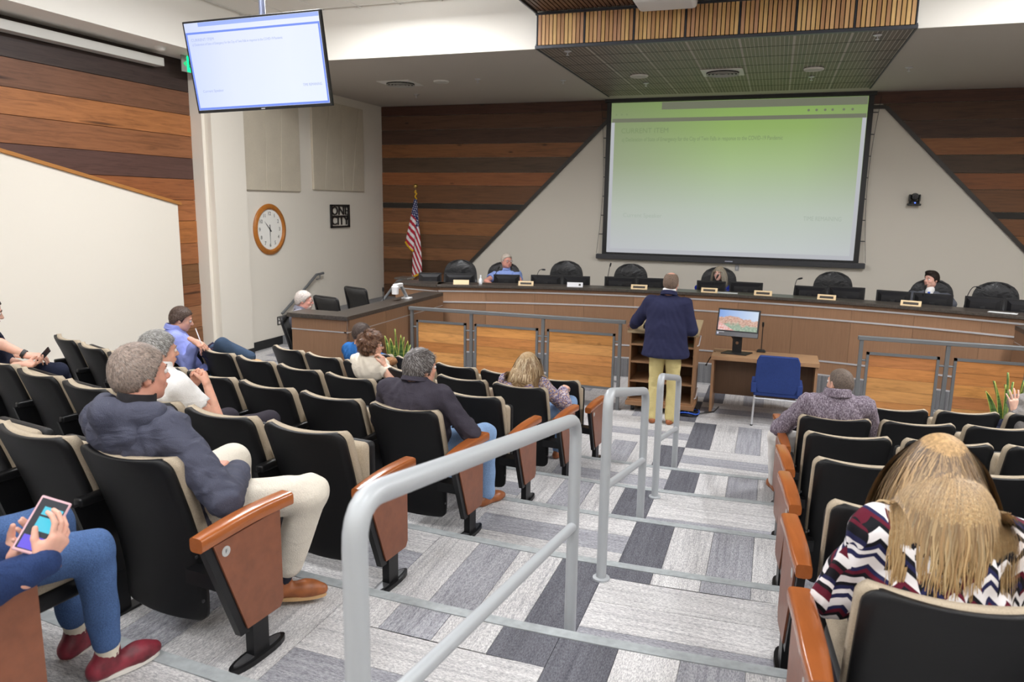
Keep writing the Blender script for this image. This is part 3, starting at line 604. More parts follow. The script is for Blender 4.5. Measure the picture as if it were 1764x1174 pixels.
# side desks
def side_desk(lab, s):
    fx = DX+s*3.68; bx = fx+s*.74; y0, y1 = 7.45, 10.09
    o = thing('side_desk', lab, 'desk')
    a, b = min(fx, bx), max(fx, bx)
    LAMC = lin(150, 116, 90)
    for z0, z1 in ((0.02, 1.0), (1.013, 1.15)):
        MB().box(-(b-a)/2, (b-a)/2, 0, .025, z0, z1).build('end_panel', M_LAM, o, loc=((a+b)/2, y0, 0), color=LAMC)
        L = (y1-y0-.02)/3
        for i in range(3): MB().box(-.0125, .0125, .0015, L-.0015, z0, z1).build('side_panel', M_LAM, o, loc=(fx-s*.0125, y0+.03+L*i, 0), color=vary((150, 116, 90)))
    MB().box(a-.004, b+.004, y0-.006, y0+.03, 1.0, 1.013).build('chrome_strip', M_CHROME, o); MB().box(fx-.02 if s > 0 else fx-.025, fx+.025 if s > 0 else fx+.02, y0-.006, y1, 1.0, 1.013).build('chrome_strip', M_CHROME, o)
    MB().box(a+.05, b-.02, y0+.03, y1, .72, .75).build('worktop', M_CTOP, o)
    oh = .04
    MB().prism([(a-oh, y0-oh, 1.15), (b+oh, y0-oh, 1.15), (b+oh, y0+.3, 1.15), (fx+s*.3, y0+.3, 1.15), (fx+s*.3, y1-.02, 1.15), (fx-s*oh, y1-.02, 1.15), (fx-s*oh, y0-oh, 1.15)] if s > 0 else
               [(a-oh, y0-oh, 1.15), (b+oh, y0-oh, 1.15), (b+oh, y1-.02, 1.15), (b-.3, y1-.02, 1.15), (b-.3, y0+.3, 1.15), (a-oh, y0+.3, 1.15)], (0, 0, .05)).build('counter', M_CTOP, o, bevel=.005)
    return o
side_desk('walnut side desk joined to the left end of the dais', -1); side_desk('walnut side desk joined to the right end of the dais', 1)
# ---- railings with plank infill
M_PINE = wood('pine_board', (.9, 7, 7), rough=.4, contrast=1.)
PINE = [(206, 146, 84), (194, 132, 78), (210, 154, 94), (184, 124, 78), (200, 140, 84), (176, 114, 74)]
def railing(lab, xs_post, panels, xl, xr, y=8.97, zt=1.13):
    o = thing('plank_railing', lab, 'railing', (0, y, 0))
    MB().box(xl, xr, -.03, .03, zt-.045, zt).build('top_rail', M_GREYMET, o, bevel=.006)
    for x in xs_post:
        MB().box(x-.02, x+.02, -.02, .02, 0, zt-.045).build('post', M_GREYMET, o, bevel=.003); MB().box(x-.05, x+.05, -.05, .05, 0, .008).build('base_plate', M_GREYMET, o)
    for k, (a, b) in enumerate(panels):
        z0, z1 = .25, .955; f = .028
        fr = MB().box(a, b, -.015, .015, z1-f, z1).box(a, b, -.015, .015, z0, z0+f).box(a, a+f, -.015, .015, z0, z1).box(b-f, b, -.015, .015, z0, z1)
        fr.build('panel_frame', M_GREYMET, o); nb = 5; hh = (z1-z0-2*f)/nb
        for i in range(nb):
            L = b-a-2*f; MB().box(-L/2, L/2, -.009+random.uniform(-.001, .001), .01, .0008, hh-.0008).build('plank', M_PINE, o, bevel=.002, seg=1, loc=((a+b)/2, 0, z0+f+hh*i), color=vary(random.choice(PINE)))
        for xp in xs_post:
            for zz in (.36, .86):
                if abs(a-xp) < .16: MB().tube([(xp, 0, zz), (a, 0, zz)], .012, 8).build('standoff', M_GREYMET, o)
                if abs(b-xp) < .16: MB().tube([(b, 0, zz), (xp, 0, zz)], .012, 8).build('standoff', M_GREYMET, o)
    return o
railing('grey metal railing with three plank panels left of the lectern', [-4.53, -3.67, -2.69, -1.705], [(-4.46, -3.743), (-3.62, -2.755), (-2.633, -1.764)], -4.57, -1.64)
railing('grey metal railing with plank panels right of the table', [.985, 1.833, 2.64], [(1.046, 1.764), (1.9, 2.58)], .945, 2.7)
# ---- aisle handrails
def bend(pts, r=.09, n=6):
    out = [np.array(pts[0])]
    for i in range(1, len(pts)-1):
        p = np.array(pts[i]); a = np.array(pts[i-1])-p; b = np.array(pts[i+1])-p; a = a/np.linalg.norm(a); b = b/np.linalg.norm(b)
        for t in np.linspace(0, 1, n+1): out.append((1-t)**2*(p+a*r)+2*t*(1-t)*p+t*t*(p+b*r))
    out.append(np.array(pts[-1])); return out
XRAIL = -.735
for lab, ya, za, yb_, zb_, la, lb in (('nearest aisle handrail of pale grey tube', 1.2, 1.93, 2.97, 1.615, 7, 4), ('middle aisle handrail of pale grey tube', 3.62, 1.575, 4.86, 1.295, 4, 3), ('farthest aisle handrail of pale grey tube, in front of the standing man', 5.56, 1.245, 6.80, .965, 2, 1)):
    o = thing('aisle_handrail', lab, 'handrail', (XRAIL, 0, 0), group='aisle handrails')
    lev = lambda y: HS*max([k for k in range(1, 9) if NOSE[k] >= y-.001] or [0])
    fa, fb = lev(ya), lev(yb_)
    MB().tube(bend([(0, ya, fa), (0, ya, za), (0, yb_, zb_), (0, yb_, fb)], .1), .026, 14).build('frame', M_RAIL, o, smooth=True)
    MB().tube([(0, ya, za-.5), (0, yb_, zb_-.48)], .021, 12).build('mid_rail', M_RAIL, o, smooth=True)
    for y, z in ((ya, fa), (yb_, fb)): MB().lathe([(.045, 0), (.045, .01), (.03, .014)], (0, y, z+.006), 18).build('floor_flange', M_RAIL, o)
# ---- lectern
LX0, LX1, LY0, LY1 = -1.585, -.8, 8.98, 9.5
lc = thing('lectern', 'rolling walnut lectern with open shelves in front of the standing man', 'lectern')
LC = lin(160, 122, 90); M_LAMH = wood('walnut_shelf', (1.2, 40, 40), rough=.45, knots=False, contrast=.5)
for x in (LX0, LX1-.02): MB().box(0, .02, 0, LY1-LY0, .09, 1.0).build('side_panel', M_LAM, lc, loc=(x, LY0, 0), color=LC)
MB().box(0, LX1-LX0-.04, 0, .015, .13, 1.0).build('back_panel', M_LAM, lc, loc=(LX0+.02, LY1-.015, 0), color=lin(110, 84, 64))
for z in (.135, .375, .615, .83): MB().box(-(LX1-LX0)/2+.021, (LX1-LX0)/2-.021, 0, LY1-LY0-.02, 0, .022).build('shelf', M_LAMH, lc, loc=((LX0+LX1)/2, LY0+.005, z), color=LC)
MB().box(-(LX1-LX0)/2-.02, (LX1-LX0)/2+.02, -.03, LY1-LY0, .0, .05).build('plinth', M_LAMH, lc, loc=((LX0+LX1)/2, LY0, .085), color=LC)
MB().prism([(LX0-.03, LY0-.02, .985), (LX0-.03, LY1+.02, 1.09), (LX0-.03, LY1+.02, 1.115), (LX0-.03, LY0-.02, 1.01)], (LX1-LX0+.06, 0, 0)).build('top', M_LAMH, lc, color=lin(170, 150, 120))
for x in (LX0+.06, LX1-.06):
    for y in (LY0+.06, LY1-.06):
        c = thing('caster', None, None); c.parent = lc; c.location = (x, y, 0)
        MB().lathe([(.02, -.02), (.05, -.016), (.05, .016), (.02, .02)], (0, 0, .05), 16, Matrix.Rotation(math.pi/2, 3, 'Y')).build('wheel', M_BLACKP, c, smooth=True); MB().lathe([(.018, -.024), (.018, .024)], (0, 0, .05), 12, Matrix.Rotation(math.pi/2, 3, 'Y')).build('hub', M_CHROME, c); MB().box(-.03, .03, -.02, .03, .07, .09).build('fork', M_CHROME, c)
for z in (.25, .9): MB().tube([(LX1+.012, LY0+.08, z-.04), (LX1+.03, LY0+.09, z-.03), (LX1+.03, LY0+.3, z+.05), (LX1+.012, LY0+.31, z+.05)], .008, 8).build('pull_handle', M_CHROME, lc, smooth=True)
def onlect(x, v): z = 1.01+(v+.02)/(LY1-LY0+.04)*.105; return (x, LY0+v, z+.003)
kb = thing('lectern_device', 'black controller with a pale display lying on the lectern', 'controller', onlect(-1.34, .12)); kb.rotation_euler = (.197, 0, 0)
MB().box(-.1, .1, -.05, .05, .0, .05).build('case', M_BLACKP, kb, bevel=.006); MB().box(-.08, .05, -.052, -.05, .01, .04).build('display', plain('display_pale', (205, 208, 205), .3), kb)
bk = thing('paper_stack', 'loose stack of white papers on the lectern top', 'papers', onlect(-1.05, .29)); bk.rotation_euler = (.197, 0, .1)
MB().box(-.11, .11, -.14, .14, 0, .012).build('sheets', plain('paper', (232, 230, 222), .8), bk); MB().box(-.11, .1, -.13, .14, .012, .014).build('top_sheet', plain('paper2', (240, 239, 233), .8), bk)
cb = thing('coiled_cable', 'coil of black and blue cable under the lectern', 'cable', (-.86, 9.06, 0))
for i, (m_, r, h_) in enumerate(((M_BLACKP, .12, .02), (M_BLACKP, .1, .04), (plain('blue_cable', (40, 90, 200), .5), .13, .05), (M_BLACKP, .11, .07))):
    MB().tube([(r*math.cos(t)*1.1, r*math.sin(t)*.9, h_+.012*math.sin(3*t)) for t in np.linspace(0, 6.1, 26)], .009, 6).build('loop', m_, cb, smooth=True)
MB().tube([(.1, .02, .02), (.22, .1, .03), (.3, .25, .012), (.34, .5, .012)], .008, 6).build('lead', M_BLACKP, cb, smooth=True)
# ---- table, its monitor and microphone, blue chair
tb = thing('staff_table', 'small walnut table with a modesty panel beside the lectern', 'table', (0, 0, 0)); TX0, TX1, TY0, TY1, TZ = -.63, .595, 9.22, 9.75, .73
MB().box(-(TX1-TX0)/2, (TX1-TX0)/2, 0, TY1-TY0, TZ-.05, TZ).build('table_top', wood('table_walnut', (1.2, 30, 30), rough=.4, knots=False, contrast=.4), tb, bevel=.004, loc=((TX0+TX1)/2, TY0, 0), color=lin(176, 138, 104))
for x in (TX0+.01, TX1-.04): MB().box(0, .03, .03, TY1-TY0-.03, 0, TZ-.05).build('leg_panel', M_LAM, tb, loc=(x, TY0, 0), color=lin(164, 126, 94))
MB().box(TX0+.04, TX1-.04, TY1-.16, TY1-.14, .18, TZ-.05).build('modesty_panel', M_LAM, tb, color=lin(116, 88, 66))
for x in (TX0+.004, TX1-.008): 
    for z in (.2, .62): MB().lathe([(.012, 0), (.012, .004)], (x, TY0+.3, z), 10, Matrix.Rotation(math.pi/2, 3, 'Y')).build('bolt_cap', M_CHROME, tb)
mon = thing('desktop_computer', 'all-in-one computer showing a red canyon picture on the small table', 'computer', (-.35, 9.5, TZ)); mon.rotation_euler = (0, 0, -.12)
def canyon():
    m = Mat('canyon_picture', (.02, .02, .02, 1), .3); c = m.coord('Generated', (1, 1, 1)); g = m.n('ShaderNodeSeparateXYZ', {0: c}); n1 = m.noise(m.coord('Generated', (4, 1, 2)), 1.3, 4)
    hgt = m.math('ADD', g.outputs[2], m.math('MULTIPLY', m.math('SUBTRACT', n1, .5), .55))
    hgt = m.math('SUBTRACT', hgt, m.math('MULTIPLY', m.math('ABSOLUTE', m.math('SUBTRACT', g.outputs[0], .38)), -.25))
    n2 = m.noise(m.coord('Generated', (14, 1, 10)), 1.4, 4)
    rock = m.ramp(n2, [(.3, lin(150, 126, 110)), (.5, lin(206, 156, 136)), (.7, lin(216, 196, 176))]); grn = m.ramp(n2, [(.3, lin(110, 142, 116)), (.7, lin(170, 186, 164))]); red = m.ramp(n2, [(.3, lin(220, 110, 80)), (.7, lin(240, 225, 225))])
    sky = m.ramp(g.outputs[0], [(0, lin(120, 160, 225)), (1, lin(205, 220, 238))])
    col = m.mix(rock, sky, m.ramp(hgt, [(.66, (0, 0, 0, 1)), (.72, (1, 1, 1, 1))])); col = m.mix(grn, col, m.ramp(hgt, [(.3, (0, 0, 0, 1)), (.42, (1, 1, 1, 1))]))
    corner = m.math('ADD', g.outputs[0], g.outputs[2]); col = m.mix(red, col, m.ramp(corner, [(.38, (0, 0, 0, 1)), (.46, (1, 1, 1, 1))]))
    m.link(col, 'Emission Color'); m.set('Emission Strength', .75); return m.m
hd = thing('display_head', None, None); hd.parent = mon; hd.location = (0, -.04, .385); hd.rotation_euler = (-.3, 0, 0)
MB().box(-.25, .25, 0, .04, -.17, .17).build('bezel', M_BLACKP, hd, bevel=.004); MB().box(-.232, .232, -.0015, .001, -.1, .15).build('picture', canyon(), hd); MB().box(-.25, .25, -.006, .0, -.17, -.118).build('speaker_bar', plain('bar_grey', (96, 96, 100), .4), hd)
MB().lathe([(.012, 0), (.012, .003)], (-.225, -.007, -.143), 12, Matrix.Rotation(math.pi/2, 3, 'X')).build('sticker', plain('sticker', (215, 218, 240), .4), hd); MB().box(-.24, -.15, -.0075, -.006, -.128, -.12).build('sticker', plain('sticker2', (190, 190, 195), .4), hd)
MB().box(-.055, .055, 0, .04, 0, .3).build('stand', M_BLACKP, mon, bevel=.006); MB().lathe([(.018, -.002), (.018, .001)], (0, 0, .13), 14, Matrix.Rotation(math.pi/2, 3, 'X')).build('cable_hole', plain('hole_tan', (150, 112, 84), .6), mon)
MB().prism([(-.17, -.12, 0), (.13, -.12, 0), (.18, .1, 0), (-.12, .1, 0)], (0, 0, .012)).build('foot', M_BLACKP, mon, bevel=.003); MB().tube([(-.12, .02, .27), (-.06, .03, .18), (-.02, .05, .12)], .008, 6).build('cable', M_BLACKP, mon)
def desk_mic(lab, base, tip, mid=None, par=None):
    o = thing('gooseneck_microphone', lab, 'microphone', tuple(base), group='gooseneck microphones'); t = Vector(tip)-Vector(base)
    MB().prism([(-.055, -.045, 0), (.055, -.045, 0), (.04, .045, 0), (-.04, .045, 0)], (0, 0, .03)).build('base', M_BLACKP, o, bevel=.01)
    m2 = Vector(mid)-Vector(base) if mid is not None else Vector((t.x*.35, t.y*.35, t.z*.75))
    P = [(1-s)**2*Vector((0, 0, .02))+(2*s*(1-s))*m2+(s*s)*t for s in [i/8 for i in range(9)]]
    MB().tube(P, .0055, 6).build('neck', M_BLACKP, o, smooth=True); d = (P[-1]-P[-2]).normalized(); MB().tube([P[-1]-d*.01, P[-1]+d*.012, P[-1]+d*.05], [.009, .014, .012], 10).build('capsule', M_BLACKP, o, smooth=True); return o
b_ = np.array([.0, 9.6, TZ]); b_ = atz(1311, 606, TZ); desk_mic('black microphone on the small table beside the computer', b_, b_+np.array([.0, -.02, .33]), b_+np.array([0, 0, .25]))
mc = thing('table_cable', 'thin black lead hanging off the left end of the small table', 'cable', (0, 0, 0)); MB().tube([atz(1232, 605, TZ+.005), aty(1222, 618, 9.5), aty(1217, 627, 9.5)], .006, 6).build('lead', M_BLACKP, mc, smooth=True); MB().tube([aty(1217, 627, 9.5), aty(1216, 629, 9.5)], .012, 6).build('plug', M_BLACKP, mc)
ch = thing('blue_chair', 'royal blue upholstered chair with steel legs at the small table', 'chair', (.14, 8.93, 0)); M_BLUE = fabric('blue_upholstery', (48, 66, 122), .12, 160)
def bk_out(z): return .225 if z < .8 else .225-(z-.8)*.5
P = [(-.2, .4), (.2, .4), (.245, .5), (.235, .78), (.205, .845), (-.205, .845), (-.235, .78), (-.245, .5)]
MB().prism([(x, -.03-(z-.4)*.12, z) for x, z in P], (0, .06, 0)).build('backrest', M_BLUE, ch, bevel=.012, seg=3)
MB().box(-.25, .25, .02, .48, .4, .47).build('seat', M_BLUE, ch, bevel=.02, seg=3); MB().box(-.25, .25, -.02, .06, .36, .44).build('seat_rear', M_BLUE, ch, bevel=.015)
for s in (-1, 1):
    MB().tube([(s*.235, -.01, .36), (s*.245, -.05, .0)], .012, 8).build('leg', M_CHROME, ch, smooth=True); MB().tube([(s*.235, .42, .42), (s*.245, .46, 0)], .012, 8).build('leg', M_CHROME, ch, smooth=True); MB().box(s*.25-.03, s*.25+.03, -.05, .3, .4, .52).build('side_gusset', M_BLUE, ch, bevel=.01); MB().lathe([(.016, 0), (.016, .02)], (s*.245, -.05, 0), 10).build('foot_cap', M_BLACKP, ch)
MB().tube([(-.235, -.02, .33), (.235, -.02, .33)], .008, 8).build('stretcher', M_CHROME, ch)
# ---- things on the dais
def leather_chair(lab, px, py):
    p = atarc(px, py, DR_+1.5); a = math.atan2(p[0]-DX, p[1]-DY)
    o = thing('executive_chair', lab, 'chair', (float(p[0]), float(p[1]), ZPB), math.pi-a, 'leather chairs along the dais'); H = float(p[2])-ZPB
    # local: sitter faces +y
    def sh(u, t, off):
        z = .52+(H-.52)*t; x = (u*2-1); top = max(0, t-.45)/.55; wdt = .285*(1-.1*t)*math.sqrt(max(0., 1-(top**4)*.93)); return (x*wdt, -.05-.08*t+off*(1-.6*x*x)*(1-.5*t*t*t)+.05*x*x, z)
    mb = MB(); mb.grid(lambda u, t: sh(u, t, .07+.02*math.sin(t*9)), 16, 18); mb.grid(lambda u, t: sh(1-u, t, -.03), 16, 18)
    b = mb.build('backrest', M_LEATH, o, smooth=True)
    MB().tube([sh(u, 1 if 0 < u < 1 else t, .02) for u, t in [(0, t) for t in np.linspace(0, .98, 14)]+[(u, .99) for u in np.linspace(.05, .95, 10)]+[(1, t) for t in np.linspace(.98, 0, 14)]], .014, 8).build('piping', M_LEATH, o, smooth=True)
    MB().box(-.26, .26, -.1, .4, .42, .52).build('seat', M_LEATH, o, bevel=.04, seg=3)
    for s in (-1, 1): MB().tube([(s*.27, -.05, .5), (s*.31, 0, .66), (s*.31, .25, .68), (s*.28, .28, .5)], .02, 8).build('arm', M_BLACKP, o, smooth=True)
    MB().tube([(0, .12, .1), (0, .12, .44)], .03, 10).build('gas_column', M_CHROME, o)
    for k in range(5): t = 2*math.pi*k/5; MB().bar((0, .12, .1), (.3*math.cos(t), .12+.3*math.sin(t), .06), .045, .03).build('base_arm', M_BLACKP, o); MB().ball((.3*math.cos(t), .12+.3*math.sin(t), .03), .03, 8, 6).build('caster', M_BLACKP, o)
    return o
mm = Mat('black_leather', lin(34, 34, 36), .42); v = mm.noise(mm.coord(), 14, 3, .5, .8); mm.bump(v, .5, .02); M_LEATH = mm.m
chair_px = [(793, 449, 'leather executive chair at the far left end of the dais, near the flag'), (868, 453, 'leather executive chair under the man in the blue shirt'), (976, 451, 'empty leather executive chair right of the man in the blue shirt'), (1087, 456, 'empty leather executive chair below the left edge of the projection screen'), (1239, 462, 'leather executive chair behind the woman in blue'), (1436, 470, 'empty leather executive chair below the right edge of the projection screen'), (1606, 483, 'leather executive chair behind the man in the grey suit'), (1717, 488, 'empty leather executive chair at the right end of the dais')]
DCH = [leather_chair(l, x, y) for x, y, l in chair_px]
def monitor(lab, x0, y0, x1, y1):
    r = DR_+.52; p = atarc((x0+x1)/2, (y0+y1)/2-7, r); a = math.atan2(p[0]-DX, p[1]-DY); pl = atarc(x0, y0, r); pr = atarc(x1, y0, r); Wd = math.hypot(pr[0]-pl[0], pr[1]-pl[1])*.985; zt = float(atarc((x0+x1)/2, (y0*2+0)/2+1.5, r)[2])
    o = thing('desk_monitor', lab, 'monitor', (float(p[0]), float(p[1]), 1.06), -a, 'monitors on the dais'); h = zt-1.06
    MB().box(-Wd/2, Wd/2, 0, .012, .08, h).build('bezel', M_BLACKP, o, bevel=.004)
    q = Wd/2; MB().add([(-q+.02, 0, .1), (q-.02, 0, .1), (q-.02, 0, h-.02), (-q+.02, 0, h-.02), (-q+.07, -.035, .13), (q-.07, -.035, .13), (q-.07, -.035, h-.06), (-q+.07, -.035, h-.06)], [(0, 1, 5, 4), (1, 2, 6, 5), (2, 3, 7, 6), (3, 0, 4, 7), (4, 5, 6, 7)]).build('back_shell', M_GLOSS, o)
    MB().box(-.03, .03, -.06, -.03, .0, .26).build('stand', M_BLACKP, o, bevel=.004); MB().box(-.12, .12, -.1, .08, 0, .015).build('foot', M_BLACKP, o, bevel=.003); MB().box(-.03, .03, -.062, -.058, .19, .215).build('label_plate', plain('label_grey', (130, 132, 136), .4), o); return o
M_GLOSS = plain('satin_black', (30, 30, 33), .3)
MONS = [(721, 468, 761, 482), (766, 469, 819, 486), (850, 471, 896, 486.5), (914, 472, 968, 487), (969, 473.5, 1017, 490), (1041, 475, 1097, 491), (1097, 477, 1147, 494), (1200, 482, 1251, 498), (1256, 484, 1315, 501), (1368, 491, 1425, 509), (1426, 492, 1491, 514), (1509, 499, 1570, 519), (1572, 504, 1643, 528), (1661, 510, 1729, 532), (1731, 515, 1800, 540)]
ORD = ['first', 'second', 'third', 'fourth', 'fifth', 'sixth', 'seventh', 'eighth', 'ninth', 'tenth', 'eleventh', 'twelfth', 'thirteenth', 'fourteenth', 'fifteenth']
for i, m_ in enumerate(MONS): monitor('black desk monitor seen from behind, %s from the flag end of the dais' % ORD[i], *m_)
M_PLATE = plain('name_plate_wood', (226, 200, 158), .5); M_PLATED = plain('name_plate_dark', (62, 56, 50), .5); M_PLATEW = plain('name_plate_silver', (222, 222, 226), .35)
PLATES = [(781, 808, 487), (893, 919, 488), (977, 1004, 490.5), (1087, 1115, 495), (1208, 1236, 500), (1299, 1330, 505), (1408, 1440, 513), (1551, 1587, 524)]
PLAB = ['blank tan name plate before the first leather chair', 'name plate before the man in the blue shirt', 'silver name plate on the dais, unlike the wooden ones', 'wooden name plate below the left part of the screen', 'wooden name plate before the woman in blue', 'wooden name plate right of the woman in blue', 'wooden name plate below the right part of the screen', 'wooden name plate before the man in the grey suit']
for i, (a, b, y) in enumerate(PLATES):
    p = atarc((a+b)/2, y, DR_+.06); al = math.atan2(p[0]-DX, p[1]-DY); pa, pb = atarc(a, y, DR_+.06), atarc(b, y, DR_+.06); Wd = math.hypot(pb[0]-pa[0], pb[1]-pa[1])
    o = thing('name_plate', PLAB[i], 'name plate', (float(p[0]), float(p[1]), 1.303), -al, 'name plates on the dais')
    m0 = M_PLATEW if i == 2 else M_PLATE
    MB().prism([(-Wd/2, -.03, 0), (-Wd/2, .03, 0), (-Wd/2, .012, .065), (-Wd/2, .0, .065)], (Wd, 0, 0)).build('wedge', m0, o, bevel=.002)
    if i not in (0, 2): MB().prism([(-Wd/2+.03, -.0245, .018), (Wd/2-.03, -.0245, .018), (Wd/2-.03, -.011, .047), (-Wd/2+.03, -.011, .047)], (0, -.001, 0)).build('name_strip', M_PLATED, o)
    if i == 2: MB().prism([(Wd/2-.06, -.024, .02), (Wd/2-.03, -.024, .02), (Wd/2-.03, -.011, .047), (Wd/2-.06, -.011, .047)], (0, -.001, 0)).build('emblem', M_PLATED, o)
def dmic(lab, bx, by, tx, ty, mx=None, my=None):
    r = DR_+.5; b = atarc(bx, by, r); b[2] = 1.06; t = atarc(tx, ty, r); m = atarc(mx, my, r) if mx else None; return desk_mic(lab, b, t, m)
dmic('gooseneck microphone in front of the blue-shirted man', 846, 478, 858, 463); dmic('gooseneck microphone right of the blue-shirted man, arched over', 922, 474, 934, 464, 923, 460); dmic('straight gooseneck microphone left of the fourth leather chair', 1044, 476, 1051, 458); dmic('gooseneck microphone at the chin of the woman in blue', 1226, 486, 1235, 478)
dmic('gooseneck microphone beyond the second monitor pair right of the woman', 1367, 508, 1376, 480, 1368, 478); dmic('gooseneck microphone before the man in the grey suit', 1590, 506, 1594, 497); dmic('tall bent gooseneck microphone at the right end of the dais', 1657, 530, 1683, 494, 1668, 486)
p = atarc(828, 487, DR_+.2); bt = thing('sanitizer_bottle', 'small clear bottle on the dais between two chairs', 'bottle', (float(p[0]), float(p[1]), 1.303)); M_CLEAR = plain('clear_plastic', (225, 228, 232), .15)
MB().lathe([(.028, 0), (.03, .06), (.012, .085), (.012, .1)], n=14).build('body', M_CLEAR, bt, smooth=True); MB().lathe([(.014, .1), (.014, .13)], n=10).build('cap', plain('cap_white', (240, 240, 240), .4), bt)
for lab, x, y in (('white sheet of paper on the dais before the woman in blue', 1252, 501.5), ('white sheet of paper at the right end of the dais', 1728, 536)):
    p = atarc(x, y, DR_+.12); al = math.atan2(p[0]-DX, p[1]-DY); tag(MB().box(-.15, .15, -.06, .06, 0, .003).build('paper_sheet', plain('paper3', (214, 216, 216), .7), None, loc=(float(p[0]), float(p[1]), 1.303), rot=(0, 0, -al)), lab, 'paper')
tg = thing('flat_binder', 'flat grey binder lying on the left end of the dais', 'binder', tuple(np.array(atz(697, 480, 1.303)))); MB().box(-.11, .11, -.14, .14, 0, .03).build('cover', M_CTOP, tg, bevel=.004); MB().box(-.105, .112, -.135, .135, .006, .024).build('pages', plain('pages', (150, 146, 140), .8), tg)
# sloping rail at the left end of the dais
er = thing('dais_end_handrail', 'short grey sloping handrail at the left end of the dais', 'handrail'); q0, q1, q2 = atx(697, 480, -5.75), atx(684, 485, -5.75), atx(660, 517, -5.75)
MB().tube([q0, q1, q2, q2+np.array([0, -.5, -.35])], .022, 10).build('rail', M_GREYMET, er, smooth=True); MB().tube([q1, (q1[0], q1[1], .45)], .02, 8).build('post', M_GREYMET, er); MB().tube([q2, (q2[0], q2[1], .0)], .02, 8).build('post', M_GREYMET, er)
# document camera on the side desk
p = atx(701, 507, -4.72); dc = thing('document_camera', 'white document camera on the left side desk', 'document camera', (float(p[0]), float(p[1]), 1.2)); M_WPL = plain('white_plastic', (232, 232, 234), .4)
MB().box(-.06, .06, -.05, .05, 0, .02).build('base', M_WPL, dc, bevel=.005); MB().bar((0, 0, .015), (-.03, -.12, .2), .045, .03).build('arm', plain('arm_grey', (160, 164, 168), .4), dc, bevel=.005); MB().bar((-.03, -.1, .2), (-.03, -.3, .2), .06, .05).build('head_arm', M_WPL, dc, bevel=.01); MB().lathe([(.045, 0), (.05, .1), (.04, .11)], (-.03, -.28, .09), 16).build('lens_barrel', M_WPL, dc, smooth=True)
bm2 = atx(660, 501, -5.0); desk_mic('small gooseneck microphone on the side desk by the wall', (float(bm2[0]), float(bm2[1]), .75), tuple(bm2))
# mesh office chairs behind the side desk
M_MESH = fabric('chair_mesh', (58, 57, 56), .15, 300)
def mesh_chair(lab, loc, rz, ht):
    o = thing('mesh_office_chair', lab, 'chair', loc, rz, 'mesh chairs at the side desk'); w0, w1 = .22, .25
    f = lambda u, t: ((u*2-1)*(w0+(w1-w0)*t), -.22-.14*t*t+.05*((u*2-1)**2), .55+(ht-.55)*t)
    MB().grid(f, 8, 8).build('mesh_back', M_MESH, o, smooth=True).modifiers.new('t', 'SOLIDIFY').thickness = .01
    MB().tube(bend([f(0, 0), f(0, 1), f(1, 1), f(1, 0), f(0, 0)], .05), .017, 8).build('back_frame', M_BLACKP, o, smooth=True)
    MB().box(-.24, .24, -.22, .26, .44, .51).build('seat', M_MESH, o, bevel=.03, seg=3); MB().bar((0, -.3, .6), (0, -.1, .42), .06, .03).build('back_bracket', M_BLACKP, o); MB().tube([(0, 0, .1), (0, 0, .45)], .028, 10).build('gas_column', M_CHROME, o)
    for s in (-1, 1): MB().bar((s*.3, -.12, .68), (s*.3, .14, .68), .08, .03).build('arm_pad', M_BLACKP, o, bevel=.008); MB().bar((s*.3, 0, .68), (s*.25, 0, .45), .03, .03).build('arm_post', M_BLACKP, o)
    for k in range(5): t = 2*math.pi*k/5; MB().bar((0, 0, .1), (.3*math.cos(t), .3*math.sin(t), .06), .045, .03).build('base_arm', M_BLACKP, o); MB().ball((.3*math.cos(t), .3*math.sin(t), .03), .03, 8, 6).build('caster', M_BLACKP, o)
    return o
mesh_chair('mesh office chair with its arm showing, behind the side desk', (-5.5, 8.85, 0), -.33, 1.24); mesh_chair('taller mesh office chair behind the side desk, nearer the flag', (-5.42, 9.5, 0), -.4, 1.3)
# ---- snake plants
mm = Mat('snake_leaf', rough=.4); nz = mm.noise(mm.coord('Object', (3, 3, 26)), 1., 3, .6, 1.); col = mm.ramp(nz, [(.35, lin(58, 92, 48)), (.6, lin(120, 150, 84))]); vc = mm.n('ShaderNodeVertexColor', layer_name='Col').outputs[0]; mm.link(mm.mix(col, lin(206, 202, 96), vc), 'Base Color'); M_SNAKE = mm.m
def snake_plant(lab, loc, leaves):
    o = thing('snake_plant', lab, 'potted plant', loc); MB().lathe([(.11, 0), (.15, .28), (.165, .28), (.165, .31), (.145, .31), (.14, .27)], n=24).build('pot', M_BLACKP, o, smooth=True); MB().lathe([(.14, .27), (.005, .275)], n=20).build('soil', plain('soil', (52, 38, 28), .95, var=.3, scale=90), o)
    for (bx, by, tx, ty, h, wd, tw) in leaves:
        n = 10; mb = MB(); cs = []
        for i in range(n+1):
            t = i/n; wv = wd*(math.sin(math.pi*min(1, .18+.82*t*.98))**.7) if t < .98 else .001; a = tw+.9*t
            cx, cy, cz = bx+tx*t*t, by+ty*t*t, .27+h*t
            for k, s in enumerate((-1, -.8, 0, .8, 1)): mb.v.append((cx+s*wv*math.cos(a)-(1-abs(s))*.018*math.sin(a), cy+s*wv*math.sin(a)+(1-abs(s))*.018*math.cos(a), cz)); cs.append((1, 1, 1, 1) if abs(s) == 1 else (0, 0, 0, 1))
        mb.f = [(i*5+k, i*5+k+1, (i+1)*5+k+1, (i+1)*5+k) for i in range(n) for k in range(4)]; mb.m = [0]*len(mb.f)
        l = mb.build('leaf', M_SNAKE, o, smooth=True); ca = l.data.color_attributes.new('Col', 'FLOAT_COLOR', 'POINT'); ca.data.foreach_set('color', np.array(cs, dtype=np.float32).ravel()); l.modifiers.new('t', 'SOLIDIFY').thickness = .004
